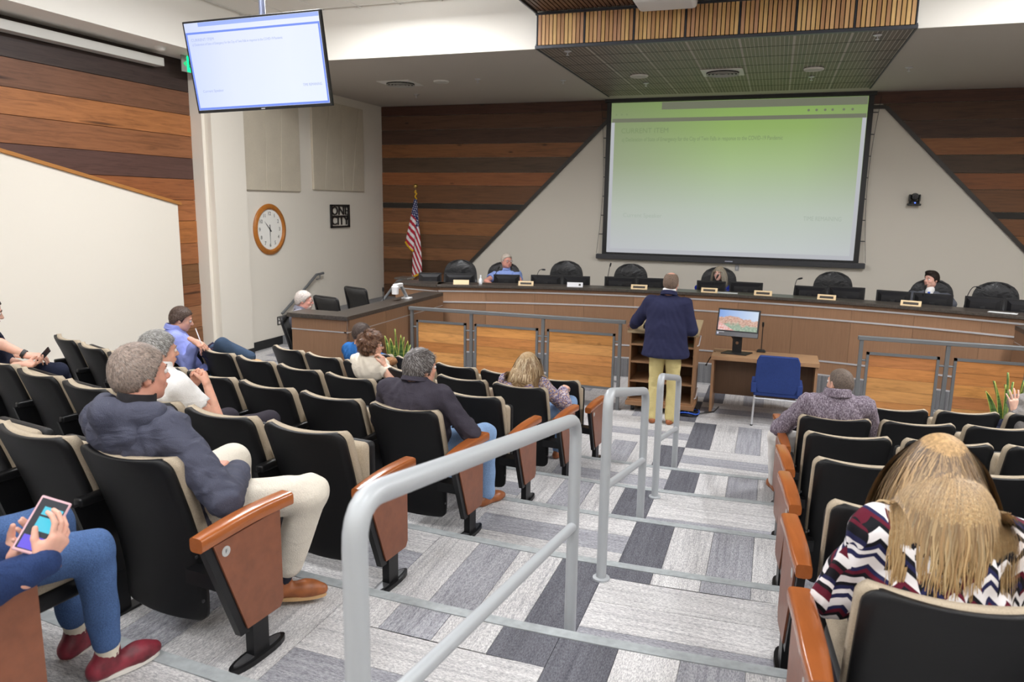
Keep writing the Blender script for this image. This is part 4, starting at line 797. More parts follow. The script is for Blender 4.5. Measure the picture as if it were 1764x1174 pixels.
LV = [(-.07, 0, -.1, .0, .52, .036, .3), (-.02, .03, -.03, .02, .60, .034, .8), (.05, 0, .02, -.03, .55, .036, .2), (.08, .02, .06, .0, .48, .034, -.4), (.1, -.02, .14, -.03, .38, .04, .1), (-.05, -.05, -.02, -.06, .46, .036, 1.2), (.02, -.06, .0, -.05, .44, .036, .0), (-.09, .05, -.12, .05, .4, .034, -.6), (.0, .07, .03, .07, .5, .032, .5), (.06, .06, .07, .06, .42, .034, .9), (-.03, -.02, -.05, -.01, .5, .034, -.2)]
snake_plant('snake plant in a black pot at the left end of the railing', (-4.36, 8.22, 0), [(a, b, c, d, h*1.12, w_, t) for a, b, c, d, h, w_, t in LV]); snake_plant('snake plant in a black pot behind the raised hand at far right', (2.34, 8.45, 0), [(a, b, c, d, h*1.1, w_, t) for a, b, c, d, h, w_, t in LV])
# ================================================================== AUDITORIUM SEATS
M_SHELL = plain('seat_shell_black', (19, 19, 21), .5, bump=.3, spec=.35, bscale=700); M_TAN = fabric('seat_fabric_tan', (176, 162, 142), .1, 260, bump=.4); M_ARMW = wood('arm_maple', (9, 1.2, 9), rough=.18, knots=False, contrast=.35, spec=.6); M_PANELW = plain('panel_laminate', (130, 78, 54), .35, var=.06, scale=20)
M_SMETAL = plain('seat_black_steel', (24, 24, 26), .38, .3)
HT = .835
PROF = [(.09, .25), (.2, .248), (.32, .236), (.45, .21), (.6, .16), (.72, .115), (HT, .07)]   # height, v of the shell's rear face
pv = lambda w_: float(np.interp(w_, [p[0] for p in PROF], [p[1] for p in PROF]))
def halfw(w_, top, W0, W1, r):
    b = W0+(W1-W0)*(w_-.09)/(HT-.09); q = top-w_
    if q < r: b -= r-math.sqrt(max(0, r*r-(r-q)**2))
    lo = w_-.09
    if lo < .04: b -= (.04-math.sqrt(max(0, .04*.04-(.04-lo)**2)))*1.2
    return b
ZR = sorted(set([.09, .095, .105, .12, .15, .2, .3, .4, .5, .6, .7, .78] + [HT-.05+.05*math.sin(a) for a in np.linspace(0, math.pi/2, 6)]))
def shell_pt(u, w_, off, W0=.225, W1=.25, r=.05, top=HT):
    h = halfw(w_, top, W0, W1, r); x = u*h; return (x, pv(w_)+.05*u*u*(.4+.6*min(1, w_))+off, w_-.012*(1-u*u)*(1 if w_ > .7 else 0))
def slab(zs, o0, o1, nu=12, dz=0., **kw):
    mb = MB(); n = nu+1
    for o in (o0, o1):
        for w_ in zs:
            for i in range(n): mb.v.append(shell_pt(2*i/nu-1, w_, o, **kw))
    m = len(zs)*n; N = len(zs)
    for j in range(N-1):
        for i in range(nu): a = j*n+i; mb.f += [(a, a+1, a+n+1, a+n), (m+a, m+a+n, m+a+n+1, m+a+1)]
    for j in range(N-1):
        for i in (0, nu): a = j*n+i; mb.f.append((a, a+n, m+a+n, m+a) if i == 0 else (a, m+a, m+a+n, a+n))
    for i in range(nu): a = i; mb.f.append((a, m+a, m+a+1, a+1)); a = (N-1)*n+i; mb.f.append((a, a+1, m+a+1, m+a))
    mb.m = [0]*len(mb.f); return mb
ME_SHELL = slab(ZR, 0., .022).mesh('back_shell', M_SHELL, True)
zc = [w_ for w_ in ZR if w_ > .35]; ZCU = [.38, .39, .41]+[w_ for w_ in zc if w_ > .42]
ME_CUSH = slab(ZCU,   .022, .066, W0=.232, W1=.257, r=.052, top=HT+.006).mesh('back_cushion', M_TAN, True)
def rbox(x0, x1, y0, y1, z0, z1, r, mat, name, seg=3):
    bm = bmesh.new(); bmesh.ops.create_cube(bm, size=1.)
    for v in bm.verts: v.co = Vector(((x0+x1)/2+v.co.x*(x1-x0), (y0+y1)/2+v.co.y*(y1-y0), (z0+z1)/2+v.co.z*(z1-z0)))
    bmesh.ops.bevel(bm, geom=list(bm.edges), offset=r, segments=seg, affect='EDGES', profile=.5)
    me = bpy.data.meshes.new(name); bm.to_mesh(me); bm.free(); me.materials.append(mat); me.polygons.foreach_set('use_smooth', [True]*len(me.polygons)); return me
ME_SEATD = rbox(-.225, .225, .27, .74, .40, .475, .035, M_TAN, 'seat_cushion'); ME_PAND = rbox(-.22, .22, .26, .73, .34, .405, .025, M_SHELL, 'seat_pan')
ME_SEATU = rbox(-.225, .225, .315, .39, .3, .72, .03, M_TAN, 'seat_cushion'); ME_PANU = rbox(-.22, .22, .385, .445, .28, .71, .025, M_SHELL, 'seat_pan')
ME_STD = MB().prism([(-.012, .1, .56), (-.012, .22, .16), (-.012, .34, .16), (-.012, .36, .56)], (.024, 0, 0)).box(-.014, .014, .24, .32, 0, .2).box(-.03, .03, .16, .42, 0, .018).mesh('standard', M_SMETAL)
ME_MIDARM = rbox(-.024, .024, .12, .44, .55, .59, .012, M_SMETAL, 'armrest')
# aisle end: wood arm, laminate panel in a black frame, post, foot
mb = MB()
def armp(s, t):   # rounded arm section swept along v
    v = .02+.47*t; zt = .62+.012*math.sin(t*math.pi)+.012*t; hw = .037*(.82+.18*min(1, t*4)) ; th = .028
    a = 2*math.pi*s; return (hw*math.copysign(abs(math.cos(a))**.45, math.cos(a)), v, zt-th+th*math.copysign(abs(math.sin(a))**.45, math.sin(a)))
mb.grid(lambda s, t: armp(s, t), 20, 10); n_ = 21
mb.add([armp(i/20, 0) for i in range(20)], [tuple(range(20))]); mb.add([armp(i/20, 1) for i in range(20)], [tuple(range(20))])
ME_ARM = mb.mesh('armrest', M_ARMW, False); ME_ARM.polygons.foreach_set('use_smooth', [True]*len(ME_ARM.polygons))
PAN = [(.075, .57), (.22, .17), (.40, .17), (.42, .2), (.42, .585)]
ME_EPAN = MB().prism([(.014, v, z) for v, z in PAN], (.012, 0, 0)).mesh('end_panel', M_PANELW)
ME_EFR = MB().prism([(-.012, .03, .585), (-.012, .19, .15), (-.012, .235, .15), (-.012, .09, .585)], (.03, 0, 0)).prism([(-.012, .06, .57), (-.012, .22, .165), (-.012, .42, .165), (-.012, .425, .58)], (.025, 0, 0)).mesh('end_frame', M_SMETAL)
ME_POST = MB().box(-.02, .02, .25, .335, .015, .2).mesh('post', M_SMETAL)
P = [(.038*math.cos(a), .29+.15*math.copysign(abs(math.sin(a))**.8, math.sin(a))) for a in np.linspace(0, 2*math.pi, 20, endpoint=False)]
ME_FOOT = MB().prism([(x, y, 0) for x, y in P], (0, 0, .022)).mesh('foot', M_SMETAL); P2 = [(.02*math.cos(a), .29+.13*math.copysign(abs(math.sin(a))**.8, math.sin(a))) for a in np.linspace(0, 2*math.pi, 16, endpoint=False)]
ME_FRIB = MB().prism([(x, y, .02) for x, y in P2], (0, 0, .008)).mesh('foot_cap', plain('foot_edge', (96, 96, 98), .35, .5))
ME_TAG = MB().lathe([(.02, 0), (.02, .002)], (0, 0, 0), 20, Matrix.Rotation(math.pi/2, 3, 'Y')).mesh('row_marker', plain('marker_grey', (186, 186, 184), .4)); M_TAGT = plain('marker_text', (90, 90, 90), .5)
ME_BOLT = MB().lathe([(.008, 0), (.006, .004)], (0, 0, 0), 8, Matrix.Rotation(math.pi/2, 3, 'Y')).mesh('bolt', plain('bolt_grey', (70, 70, 74), .3, .5))
PITCH = .58; SEATS = {}
RW = ['front', 'second', 'third', 'fourth', 'fifth', 'sixth', 'seventh']
def seat(side, k, i, down, lab):
    Rk = CY-NOSE[k]; xe = [0, -1.70, -1.75, -1.81, -1.87, -1.91, -2.09, -2.15][k] if side < 0 else .285
    x = xe+side*(.25+PITCH*(i-1)); a = math.asin((xe-CX)/Rk)+side*(.25+PITCH*(i-1))/Rk
    Rq = Rk-(.012 if side < 0 else (-.09 if k == 6 else -.06)); px, py = CX+Rq*math.sin(a), CY-Rq*math.cos(a); z = (k-1)*HS+(.006 if 0 else 0)
    o = thing('auditorium_seat', lab, 'seat', (px, py, z), a, 'auditorium seats'); SEATS[(side, k, i)] = o
    put('back_shell', ME_SHELL, o); put('back_cushion', ME_CUSH, o); put('seat_cushion', ME_SEATD if down else ME_SEATU, o); put('seat_pan', ME_PAND if down else ME_PANU, o)
    for s in (-1, 1):
        if i == 1 and s == -side: continue
        if s == side: put('standard', ME_STD, o, (s*PITCH/2, 0, 0)); put('armrest', ME_MIDARM, o, (s*PITCH/2, 0, 0))
    if i == 1:
        q = -side; X = q*((.48 if k == 6 else .395) if side < 0 else .345); fl = (1, 1, 1) if q > 0 else (-1, 1, 1)
        put('armrest', ME_ARM, o, (X, 0, 0), color=vary((164, 94, 50))); put('end_panel', ME_EPAN, o, (X, 0, 0), scale=fl); put('end_frame', ME_EFR, o, (X, 0, 0), scale=fl); put('post', ME_POST, o, (X, 0, 0)); put('foot', ME_FOOT, o, (X, 0, .006)); put('foot_cap', ME_FRIB, o, (X, 0, .006))
        m_ = put('row_marker', ME_TAG, o, (X+q*.027, .13, .53))
        BL = abs(X)-.21; MB().box(min(0, q*-BL), max(0, q*-BL), .2, .3, .3, .36).build('bracket', M_SMETAL, o, loc=(X, 0, 0))
        for w_ in (.2, .3, .4): put('bolt', ME_BOLT, o, (q*.236, .255-(w_-.2)*.1, w_))
        if k == 6 and side < 0: text('marker_letter', 'F', .022, M_TAGT, m_, (q*.003, 0, 0), (math.pi/2, 0, math.pi/2), 'CENTER')
    return o
DOWN = {(-1, 7, 1), (-1, 6, 1), (-1, 4, 1), (-1, 2, 1), (-1, 2, 4), (-1, 1, 5), (-1, 3, 7), (-1, 5, 3), (-1, 5, 7), (1, 2, 1), (1, 6, 1), (1, 1, 4)}
NUM = {1: 5, 2: 6, 3: 8, 4: 8, 5: 8, 6: 5, 7: 2}
CNT = ['', 'aisle-end', 'second', 'third', 'fourth', 'fifth', 'sixth', 'seventh', 'eighth']
for k in range(1, 8):
    for i in range(1, NUM[k]+1):
        l = ('aisle-end black and tan seat with a wooden arm' if i == 1 else 'black and tan seat, %s from the aisle,' % CNT[i]) + ' in the %s left row' % RW[k-1]
        seat(-1, k, i, (-1, k, i) in DOWN, l)
for k in range(1, 7):
    for i in range(1, 6):
        l = ('aisle-end black and tan seat with a wooden arm' if i == 1 else 'black and tan seat, %s from the aisle,' % CNT[i]) + ' in the %s right row' % RW[k-1]
        if k == 6 and i > 3: continue
        seat(1, k, i, (1, k, i) in DOWN, l)
# ================================================================== PEOPLE: tools
f32 = np.float32
class Field:
    """signed distance on a grid; shapes blend smoothly into one continuous surface"""
    def __init__(s, lo, hi, res):
        s.res = res; s.lo = np.array(lo, f32); n = np.ceil((np.array(hi)-np.array(lo))/res).astype(int)+2; s.n = n
        s.ax = [s.lo[i]+np.arange(n[i], dtype=f32)*f32(res) for i in range(3)]; s.d = np.full(n, .5, f32)
    def sub(s, lo, hi):
        sl = []
        for i in range(3):
            a = int(max(0, math.floor((lo[i]-s.lo[i])/s.res))); b = int(min(s.n[i], math.ceil((hi[i]-s.lo[i])/s.res)+1))
            if b <= a: return None, None
            sl.append(slice(a, b))
        return tuple(sl), (s.ax[0][sl[0]][:, None, None], s.ax[1][sl[1]][None, :, None], s.ax[2][sl[2]][None, None, :])
    def put(s, sl, e, k, op):
        d = s.d[sl]
        if op == 'sub': e = -e; h = np.clip(.5-.5*(d-e)/k, 0, 1); s.d[sl] = d+(e-d)*h+k*h*(1-h)
        else: h = np.clip(.5+.5*(d-e)/k, 0, 1); s.d[sl] = d+(e-d)*h-k*h*(1-h)
    def cap(s, a, b, ra, rb=None, k=.02, sq=None, op='add'):
        rb = ra if rb is None else rb; a = np.array(a, float); b = np.array(b, float); m = max(ra, rb)*(1 if sq is None else 1/min(1, sq[1]))+k+2*s.res
        sl, X = s.sub(np.minimum(a, b)-m, np.maximum(a, b)+m)
        if sl is None: return
        ba = b-a; L = max(float(ba@ba), 1e-9); p = [X[i]-f32(a[i]) for i in range(3)]
        h = np.clip((p[0]*f32(ba[0])+p[1]*f32(ba[1])+p[2]*f32(ba[2]))/f32(L), 0, 1); q = [p[i]-h*f32(ba[i]) for i in range(3)]
        if sq is not None:
            ax, f = np.array(sq[0], float), sq[1]; dt = (q[0]*f32(ax[0])+q[1]*f32(ax[1])+q[2]*f32(ax[2]))*f32(f-1); q = [q[i]+dt*f32(ax[i]) for i in range(3)]
        s.put(sl, np.sqrt(q[0]**2+q[1]**2+q[2]**2)-(f32(ra)+h*f32(rb-ra)), f32(k), op)
    def ell(s, c, r, R=None, k=.02, op='add'):
        c = np.array(c, float); r = np.array(r, float); m = r.max()+k+2*s.res; sl, X = s.sub(c-m, c+m)
        if sl is None: return
        p = [X[i]-f32(c[i]) for i in range(3)]
        if R is not None: p = [p[0]*f32(R[0][i])+p[1]*f32(R[1][i])+p[2]*f32(R[2][i]) for i in range(3)]
        q = [p[i]/f32(r[i]) for i in range(3)]; k0 = np.sqrt(q[0]**2+q[1]**2+q[2]**2)+f32(1e-6); k1 = np.sqrt((q[0]/f32(r[0]))**2+(q[1]/f32(r[1]))**2+(q[2]/f32(r[2]))**2)+f32(1e-6)
        s.put(sl, k0*(k0-1)/k1, f32(k), op)
    def cut(s, fn):                                # keep where fn(x,y,z) < 0
        s.d = np.maximum(s.d, fn(s.ax[0][:, None, None], s.ax[1][None, :, None], s.ax[2][None, None, :]).astype(f32))
    def warp(s, fn): s.d = s.d+fn(s.ax[0][:, None, None], s.ax[1][None, :, None], s.ax[2][None, None, :]).astype(f32)
    def mesh(s):
        d = s.d; neg = d < 0; nx, ny, nz = d.shape
        cnt = sum(neg[i:nx-1+i, j:ny-1+j, l:nz-1+l].astype(np.int8) for i in (0, 1) for j in (0, 1) for l in (0, 1))
        I = np.argwhere((cnt > 0) & (cnt < 8))
        if not len(I): return np.zeros((0, 3)), np.zeros((0, 4), int)
        idx = np.full((nx-1, ny-1, nz-1), -1, np.int64); idx[tuple(I.T)] = np.arange(len(I))
        V = np.zeros((len(I), 3)); W = np.zeros(len(I)); cs = [(i, j, l) for i in (0, 1) for j in (0, 1) for l in (0, 1)]
        val = {c: d[I[:, 0]+c[0], I[:, 1]+c[1], I[:, 2]+c[2]] for c in cs}
        for c in cs:
            for a in range(3):
                if c[a]: continue
                e = list(c); e[a] = 1; e = tuple(e); A, B = val[c], val[e]; m = (A < 0) != (B < 0); t = A/(A-B+1e-12); pt = np.tile(np.array(c, float), (len(I), 1)); pt[:, a] = t; V[m] += pt[m]; W[m] += 1
        V = (V/W[:, None]+I)*s.res+s.lo; Q = []
        for a in range(3):
            b, c = (a+1) % 3, (a+2) % 3; sa = [slice(None)]*3; sb = [slice(None)]*3; sa[a] = slice(0, -1); sb[a] = slice(1, None)
            A, B = neg[tuple(sa)], neg[tuple(sb)]; E = np.argwhere(A != B); ok = (E[:, b] > 0) & (E[:, c] > 0) & (E[:, b] < d.shape[b]-1) & (E[:, c] < d.shape[c]-1); E = E[ok]
            def cell(db, dc): q = E.copy(); q[:, b] += db; q[:, c] += dc; return idx[tuple(q.T)]
            f = np.stack([cell(-1, -1), cell(0, -1), cell(0, 0), cell(-1, 0)], 1); fl = ~A[tuple(E.T)]; f[fl] = f[fl][:, ::-1]; Q.append(f)
        Q = np.concatenate(Q); Q = Q[(Q >= 0).all(1)]; return V, Q
def npmesh(name, parts, mats):                      # parts: list of (V, Q, material index)
    vs, fs, mi, n = [], [], [], 0
    for V, Q, m in parts:
        if len(V) == 0: continue
        vs.append(V); fs.append(Q+n); mi += [m]*len(Q); n += len(V)
    V = np.concatenate(vs); Q = np.concatenate(fs); me = bpy.data.meshes.new(name); me.vertices.add(len(V)); me.vertices.foreach_set('co', V.astype(f32).ravel())
    me.loops.add(len(Q)*4); me.loops.foreach_set('vertex_index', Q.astype(np.int32).ravel()); me.polygons.add(len(Q)); me.polygons.foreach_set('loop_start', np.arange(0, len(Q)*4, 4, dtype=np.int32)); me.polygons.foreach_set('loop_total', np.full(len(Q), 4, np.int32))
    for m in mats: me.materials.append(m)
    me.polygons.foreach_set('material_index', np.array(mi, np.int32)); me.polygons.foreach_set('use_smooth', np.ones(len(Q), bool)); me.update(calc_edges=True); me.validate(); return me
def rotm(yaw=0, pitch=0, roll=0): return np.array(Matrix.Rotation(yaw, 3, 'Z') @ Matrix.Rotation(pitch, 3, 'X') @ Matrix.Rotation(roll, 3, 'Y'))
def unit(v): v = np.array(v, float); return v/max(1e-9, np.linalg.norm(v))

def skin_mat(name, rgb):
    m = Mat(name, lin(*rgb), .5, spec=.35); c = m.coord(); n = m.noise(c, 22, 3); m.link(m.ramp(n, [(.3, lin(*[x*.93 for x in rgb])), (.7, lin(min(255, rgb[0]*1.03), rgb[1], rgb[2]))]), 'Base Color')
    m.set('Subsurface Weight', .12); m.set('Subsurface Radius', (.02, .008, .004)); m.set('Subsurface Scale', .3); return m.m
mm = Mat('hair_strands', rough=.45, spec=.4); mm.link(mm.n('ShaderNodeVertexColor', layer_name='Col').outputs[0], 'Base Color'); M_HAIR = mm.m
def hair_base(name, rgb): return fabric(name, rgb, .22, 90, rough=.6, bump=.8)

# ---- hand: wrist point, direction of the fingers, palm normal, side (+1 right hand)
def hand_mesh(wr, d, n, side=1, curl=.5, sc=1., spread=.12, thumb=.6, point=None, res=.0042):
    d = unit(d); n = np.array(n, float); n = unit(n-d*(n@d)); x = np.cross(d, n)*side       # x runs towards the thumb side
    wr = np.array(wr, float); S = sc
    lo = wr-.2*S; hi = wr+.2*S; F_ = Field(lo, hi, res*S)
    P = lambda a, b, c: wr+(d*a+x*b+n*c)*S
    F_.cap(P(-.06, 0, 0), P(.01, 0, 0), .025*S, .027*S, .01, ((n), 1.25))
    F_.cap(P(.012, .012, 0), P(.075, .022, 0), .02*S, .0165*S, .012, (n, 1.15)); F_.cap(P(.012, -.008, 0), P(.072, -.024, 0), .02*S, .0155*S, .012, (n, 1.15)); F_.cap(P(.015, 0, 0), P(.076, 0, 0), .021*S, .017*S, .012, (n, 1.1))
    F_.cap(P(.01, .022, .008), P(.045, .03, .014), .017*S, .014*S, .01)
    L = [(.030, .086, .044, .026, .021, .0092), (.010, .09, .048, .03, .023, .0095), (-.011, .087, .045, .028, .022, .009), (-.031, .078, .035, .022, .019, .0078)]
    for i, (bx, by, l1, l2, l3, r) in enumerate(L):
        c = curl if not hasattr(curl, '__len__') else curl[i]; sp = (1.5-i)*spread*(1-.6*min(1, c)); p = P(by-.012, bx*.9, 0); a = c*.9; dirx = math.sin(sp)
        for q, l in enumerate((l1, l2, l3)):
            v = d*math.cos(a)+n*math.sin(a)+x*dirx*math.cos(a); v = unit(v); e = p+v*l*S; F_.cap(p, e, r*S*(1-.06*q), r*S*(.94-.09*q), .0025); p = e; a += c*(1.15 if q == 0 else .8)
    t = thumb; p = P(.024, .03, .012); v = unit(d*(.75)+x*(.75*(1-t*.6))+n*(.25+.55*t))
    for l, r0, r1 in ((.038, .0125, .011), (.03, .011, .0085)):
        e = p+v*l*S; F_.cap(p, e, r0*S, r1*S, .004); p = e; v = unit(v+d*.25-x*.3*t+n*.1)
    return F_.mesh()

# ---- head: c centre, R orientation (columns right, forward, up)
def head_parts(c, R, S, sex, st, neck_to, res):
    c = np.array(c, float); W = lambda p: c+R @ (np.array(p, float)*S)
    H = Field(c-.2*S-np.array([0, 0, .04]), c+.2*S, res); RR = R
    E = lambda p, r, k=.02, op='add', M=None: H.ell(W(p), np.array(r)*S, RR if M is None else RR @ M, k*S, op)
    C = lambda a, b, ra, rb=None, k=.01, op='add': H.cap(W(a), W(b), ra*S, (ra if rb is None else rb)*S, k*S, None, op)
    m = 1. if sex == 'm' else .95; fat = st.get('fat', 0.)
    E((0, -.014, .034), (.0755, .095, .083)); E((0, .024, -.028), (.060*m+fat*.012, .066, .083), .03); E((0, .034, -.07), (.047*m+fat*.016, .045, .036), .03); E((0, .066, -.094), (.022, .018, .016), .02)
    for s in (-1, 1):
        E((s*.04, .058, -.026), (.02, .02, .02), .02); E((s*.052*m, .0, -.062), (.016, .03, .028), .025)
        E((s*.031, .1, .004), (.017, .016, .012), .012, 'sub'); E((s*.0765, -.012, -.006), (.011, .02, .033), .006, 'add', np.array(Matrix.Rotation(s*-.35, 3, 'Z') @ Matrix.Rotation(-.15, 3, 'X'))); E((s*.084, -.003, -.004), (.006, .011, .019), .004, 'sub')
    C((-.034, .078, .022), (.034, .078, .022), .0115, .0115, .012); C((0, .088, .006), (0, .108, -.026), .0085, .0125, .01); C((-.012, .098, -.031), (.012, .098, -.031), .0075, .0075, .008)
    C((-.019, .088, -.054), (.019, .088, -.054), .0075, .0075, .008); C((-.016, .087, -.064), (.016, .087, -.064), .0075, .0075, .008); C((-.017, .1, -.0585), (.017, .1, -.0585), .0025, .0025, .003, 'sub')
    if st.get('beard'): E((0, .045, -.075), (.055*m, .053, .045), .012)
    H.cap(W((0, -.025, -.06)), np.array(neck_to), (.056*m+fat*.008)*S, .064*m*S, .025*S)
    return H.mesh(), W
def hair_field(W, R, c, S, kind, res):
    c = np.array(c, float); H = Field(c-.2*S, c+.2*S, res); th = {'short': .011, 'buzz': .004, 'bald': .007, 'curly': .034, 'long': .007, 'bob': .012, 'swept': .012}[kind]
    H.ell(W((0, -.014, .034)), (np.array([.0755, .095, .083])+th)*S, R, .01)
    H.ell(W((0, -.04, -.01)), (np.array([.072, .068, .07])+th*.8)*S, R, .03)
    if kind == 'swept': H.ell(W((0, .05, .1)), np.array([.06, .045, .03])*S, R, .03)
    if kind in ('bob', 'curly'):
        for s in (-1, 1): H.ell(W((s*.07, .0, -.03)), np.array([.028, .05, .07])*S, R, .03)
        if kind == 'bob': H.ell(W((0, -.05, -.04)), np.array([.09, .06, .08])*S, R, .03)
    if kind == 'curly':
        H.warp(lambda x, y, z: .006*np.sin(70*x+3*np.sin(40*z))*np.sin(64*y+2*np.sin(50*x))+.005*np.sin(90*z+35*x))
    xs = [-.2, -.11, -.05, -.035, -.004, .008, .03, .07, .1, .2]
    zz = {'short': [-.075, -.072, -.055, -.012, -.01, -.03, .03, .066, .09, .2], 'buzz': [-.07, -.068, -.05, -.005, .0, -.02, .045, .085, .11, .2], 'bald': [-.07, -.066, -.05, -.008, -.004, -.022, .05, .2, .2, .2], 'curly': [-.1, -.1, -.08, -.05, -.045, -.06, .02, .06, .085, .2], 'long': [-.12, -.12, -.12, -.12, -.1, -.07, .035, .07, .09, .2], 'bob': [-.12, -.12, -.12, -.12, -.115, -.1, .02, .062, .085, .2], 'swept': [-.07, -.068, -.05, -.01, -.006, -.028, .02, .055, .08, .1]}[kind]
    def keep(x, y, z):
        p = [x-c[0], y-c[1], z-c[2]]; ly = sum(p[i]*R[i][1] for i in range(3))/S; lz = sum(p[i]*R[i][2] for i in range(3))/S
        return (np.interp(ly, xs, zz)-lz)*S*.7
    H.cut(keep)
    if kind == 'bald': H.ell(W((0, .03, .12)), np.array([.062, .1, .06])*S, R, .004, 'sub')
    return H.mesh()
def sample_mesh(V, Q, n):
    a = V[Q[:, 0]]; b = V[Q[:, 1]]; c = V[Q[:, 2]]; d = V[Q[:, 3]]; nr = np.cross(c-a, d-b); ar = np.linalg.norm(nr, axis=1)+1e-12; ix = rng.choice(len(Q), n, p=ar/ar.sum())
    u, v = rng.random((n, 1)), rng.random((n, 1)); P = (a[ix]*(1-u)+b[ix]*u)*(1-v)+(d[ix]*(1-u)+c[ix]*u)*v; return P, nr[ix]/ar[ix][:, None]
def strands_mesh(name, paths, width, cols, normals=None):        # paths (N,K,3) -> tapering ribbons
    N, K, _ = paths.shape; t = np.gradient(paths, axis=1); nrm = normals[:, None, :] if normals is not None else (paths-paths.mean((0, 1)))
    w_ = np.cross(t, nrm); w_ = w_/(np.linalg.norm(w_, axis=2, keepdims=True)+1e-9); tp = np.sin(np.linspace(.75, 2.95, K))[None, :, None]*width
    V = np.stack([paths-w_*tp, paths+w_*tp], 2).reshape(-1, 3); b = (np.arange(N)*K*2)[:, None]+np.arange(K-1)[None, :]*2; Q = np.stack([b, b+1, b+3, b+2], 2).reshape(-1, 4)
    me = npmesh(name, [(V, Q, 0)], [M_HAIR]); ca = me.color_attributes.new('Col', 'FLOAT_COLOR', 'POINT')
    C_ = np.ones((N, K, 2, 4), f32); C_[..., :3] = cols[:, None, None, :] if cols.ndim == 2 else cols[:, :, None, :]
    A = C_.reshape(-1, 4); ca.data.foreach_set('color', A[:len(me.vertices)].ravel()); return me
def pal(cols, n, jit=.1):
    c = np.array([lin(*x)[:3] for x in cols]); k = c[rng.integers(0, len(c), n)]; return np.clip(k*(1+jit*rng.standard_normal((n, 1))), 0, 1)

def short_strands(V, Q, W, R, n, length, cols, flow=(0, .6, -.2), width=.0011):
    P, Nn = sample_mesh(V, Q, n); cr = W((0, -.06, .11)); out = P-cr; fl = out/(np.linalg.norm(out, axis=1, keepdims=True)+1e-6)+(R @ np.array(flow))[None]
    fl -= Nn*(fl*Nn).sum(1, keepdims=True); fl /= np.linalg.norm(fl, axis=1, keepdims=True)+1e-6; L = length*rng.uniform(.6, 1.2, (n, 1)); j = rng.standard_normal((n, 3))*.13
    pts = []; p = P-Nn*.002; pts.append(p)
    for q in range(3): dirv = fl+j+Nn*(.3-.16*q); dirv /= np.linalg.norm(dirv, axis=1, keepdims=True); p = p+dirv*L/3; pts.append(p)
    return strands_mesh('hair_strands', np.stack(pts, 1), width, cols, Nn)
def long_strands(V, Q, W, R, S, n, length, cols, bodies, wave=.012, wl=.09, width=.0022, K=16, tipc=None, back=None):
    P, Nn = sample_mesh(V, Q, n); up = R @ np.array([0, 0, 1.]); sx = (P-W((0, 0, 0))) @ (R @ np.array([1., 0, 0])); part = sx >= (.012*S)
    side = (np.where(part, 1., -1.)*np.clip(np.abs(sx-.012*S)/.045, .0, 1))[:, None]*(R @ np.array([1., 0, 0]))[None]; L = length*rng.uniform(.62, 1.1, n); ph = rng.random(n)*6.28; p = P.copy(); pts = [p.copy()]; ds = L/(K-1); vel = None
    ly0 = (P-W((0, 0, 0))) @ (R @ np.array([0, 1., 0]))/S; fs = np.clip((ly0+.1)/.13, .22, 1)[:, None]; hc = W((0, -.012, .02)); hr = np.array([.088, .107, .1])*S
    for q in range(1, K):
        t = q/(K-1); g = np.array([0, 0, -1.])[None]; out = p-hc; on = out/(np.linalg.norm(out, axis=1, keepdims=True)+1e-9)
        dv = g*(.35+1.2*t)+side*(.5*(1-t)**2)*fs+on*.12-(R @ np.array([0, 1., 0]))[None]*.15*(1-t); vel = dv if vel is None else vel*.5+dv*.5; dv = vel/np.linalg.norm(vel, axis=1, keepdims=True)
        tang = np.cross(dv, on); p = p+dv*ds[:, None]+tang*(wave*np.cos(L*0+q*ds/wl*6.28+ph)*ds/.02*.35)[:, None]
        l = (p-hc) @ R/hr; m = np.linalg.norm(l, axis=1); f = m < 1
        if f.any(): p[f] = hc+((l[f]/m[f][:, None])*hr) @ R.T
        l = (p-W((0, 0, 0))) @ R/S; f = (l[:, 1] > .03) & (np.abs(l[:, 0]) < .068) & (l[:, 2] < .05)
        if f.any(): l[f, 0] = np.where(part[f], 1, -1)*(.068+.02*rng.random(f.sum())); l[f, 1] = np.minimum(l[f, 1], .085); p[f] = W((0, 0, 0))+(l[f]*S) @ R.T
        if back is not None: f = (p[:, 2] < back[0]) & (p[:, 1] < back[1]); p[f, 1] = back[1]+.004*rng.random(f.sum())
        for (a, b, r) in bodies:
            a = np.array(a); b = np.array(b); ba = b-a; h = np.clip(((p-a) @ ba)/(ba @ ba), 0, 1); cpt = a+h[:, None]*ba; dd = p-cpt; l_ = np.linalg.norm(dd, axis=1); f = l_ < r
            if f.any(): p[f] = cpt[f]+dd[f]/l_[f][:, None]*r
        pts.append(p.copy())
    C_ = cols
    if tipc is not None: tt = (np.linspace(0, 1, K)**1.2)[None, :, None]; C_ = cols[:, None, :]*(1-tt)+tipc[:, None, :]*tt
    return strands_mesh('hair_strands', np.stack(pts, 1), width*rng.uniform(.6, 1.4, (n, 1, 1)), C_, None)

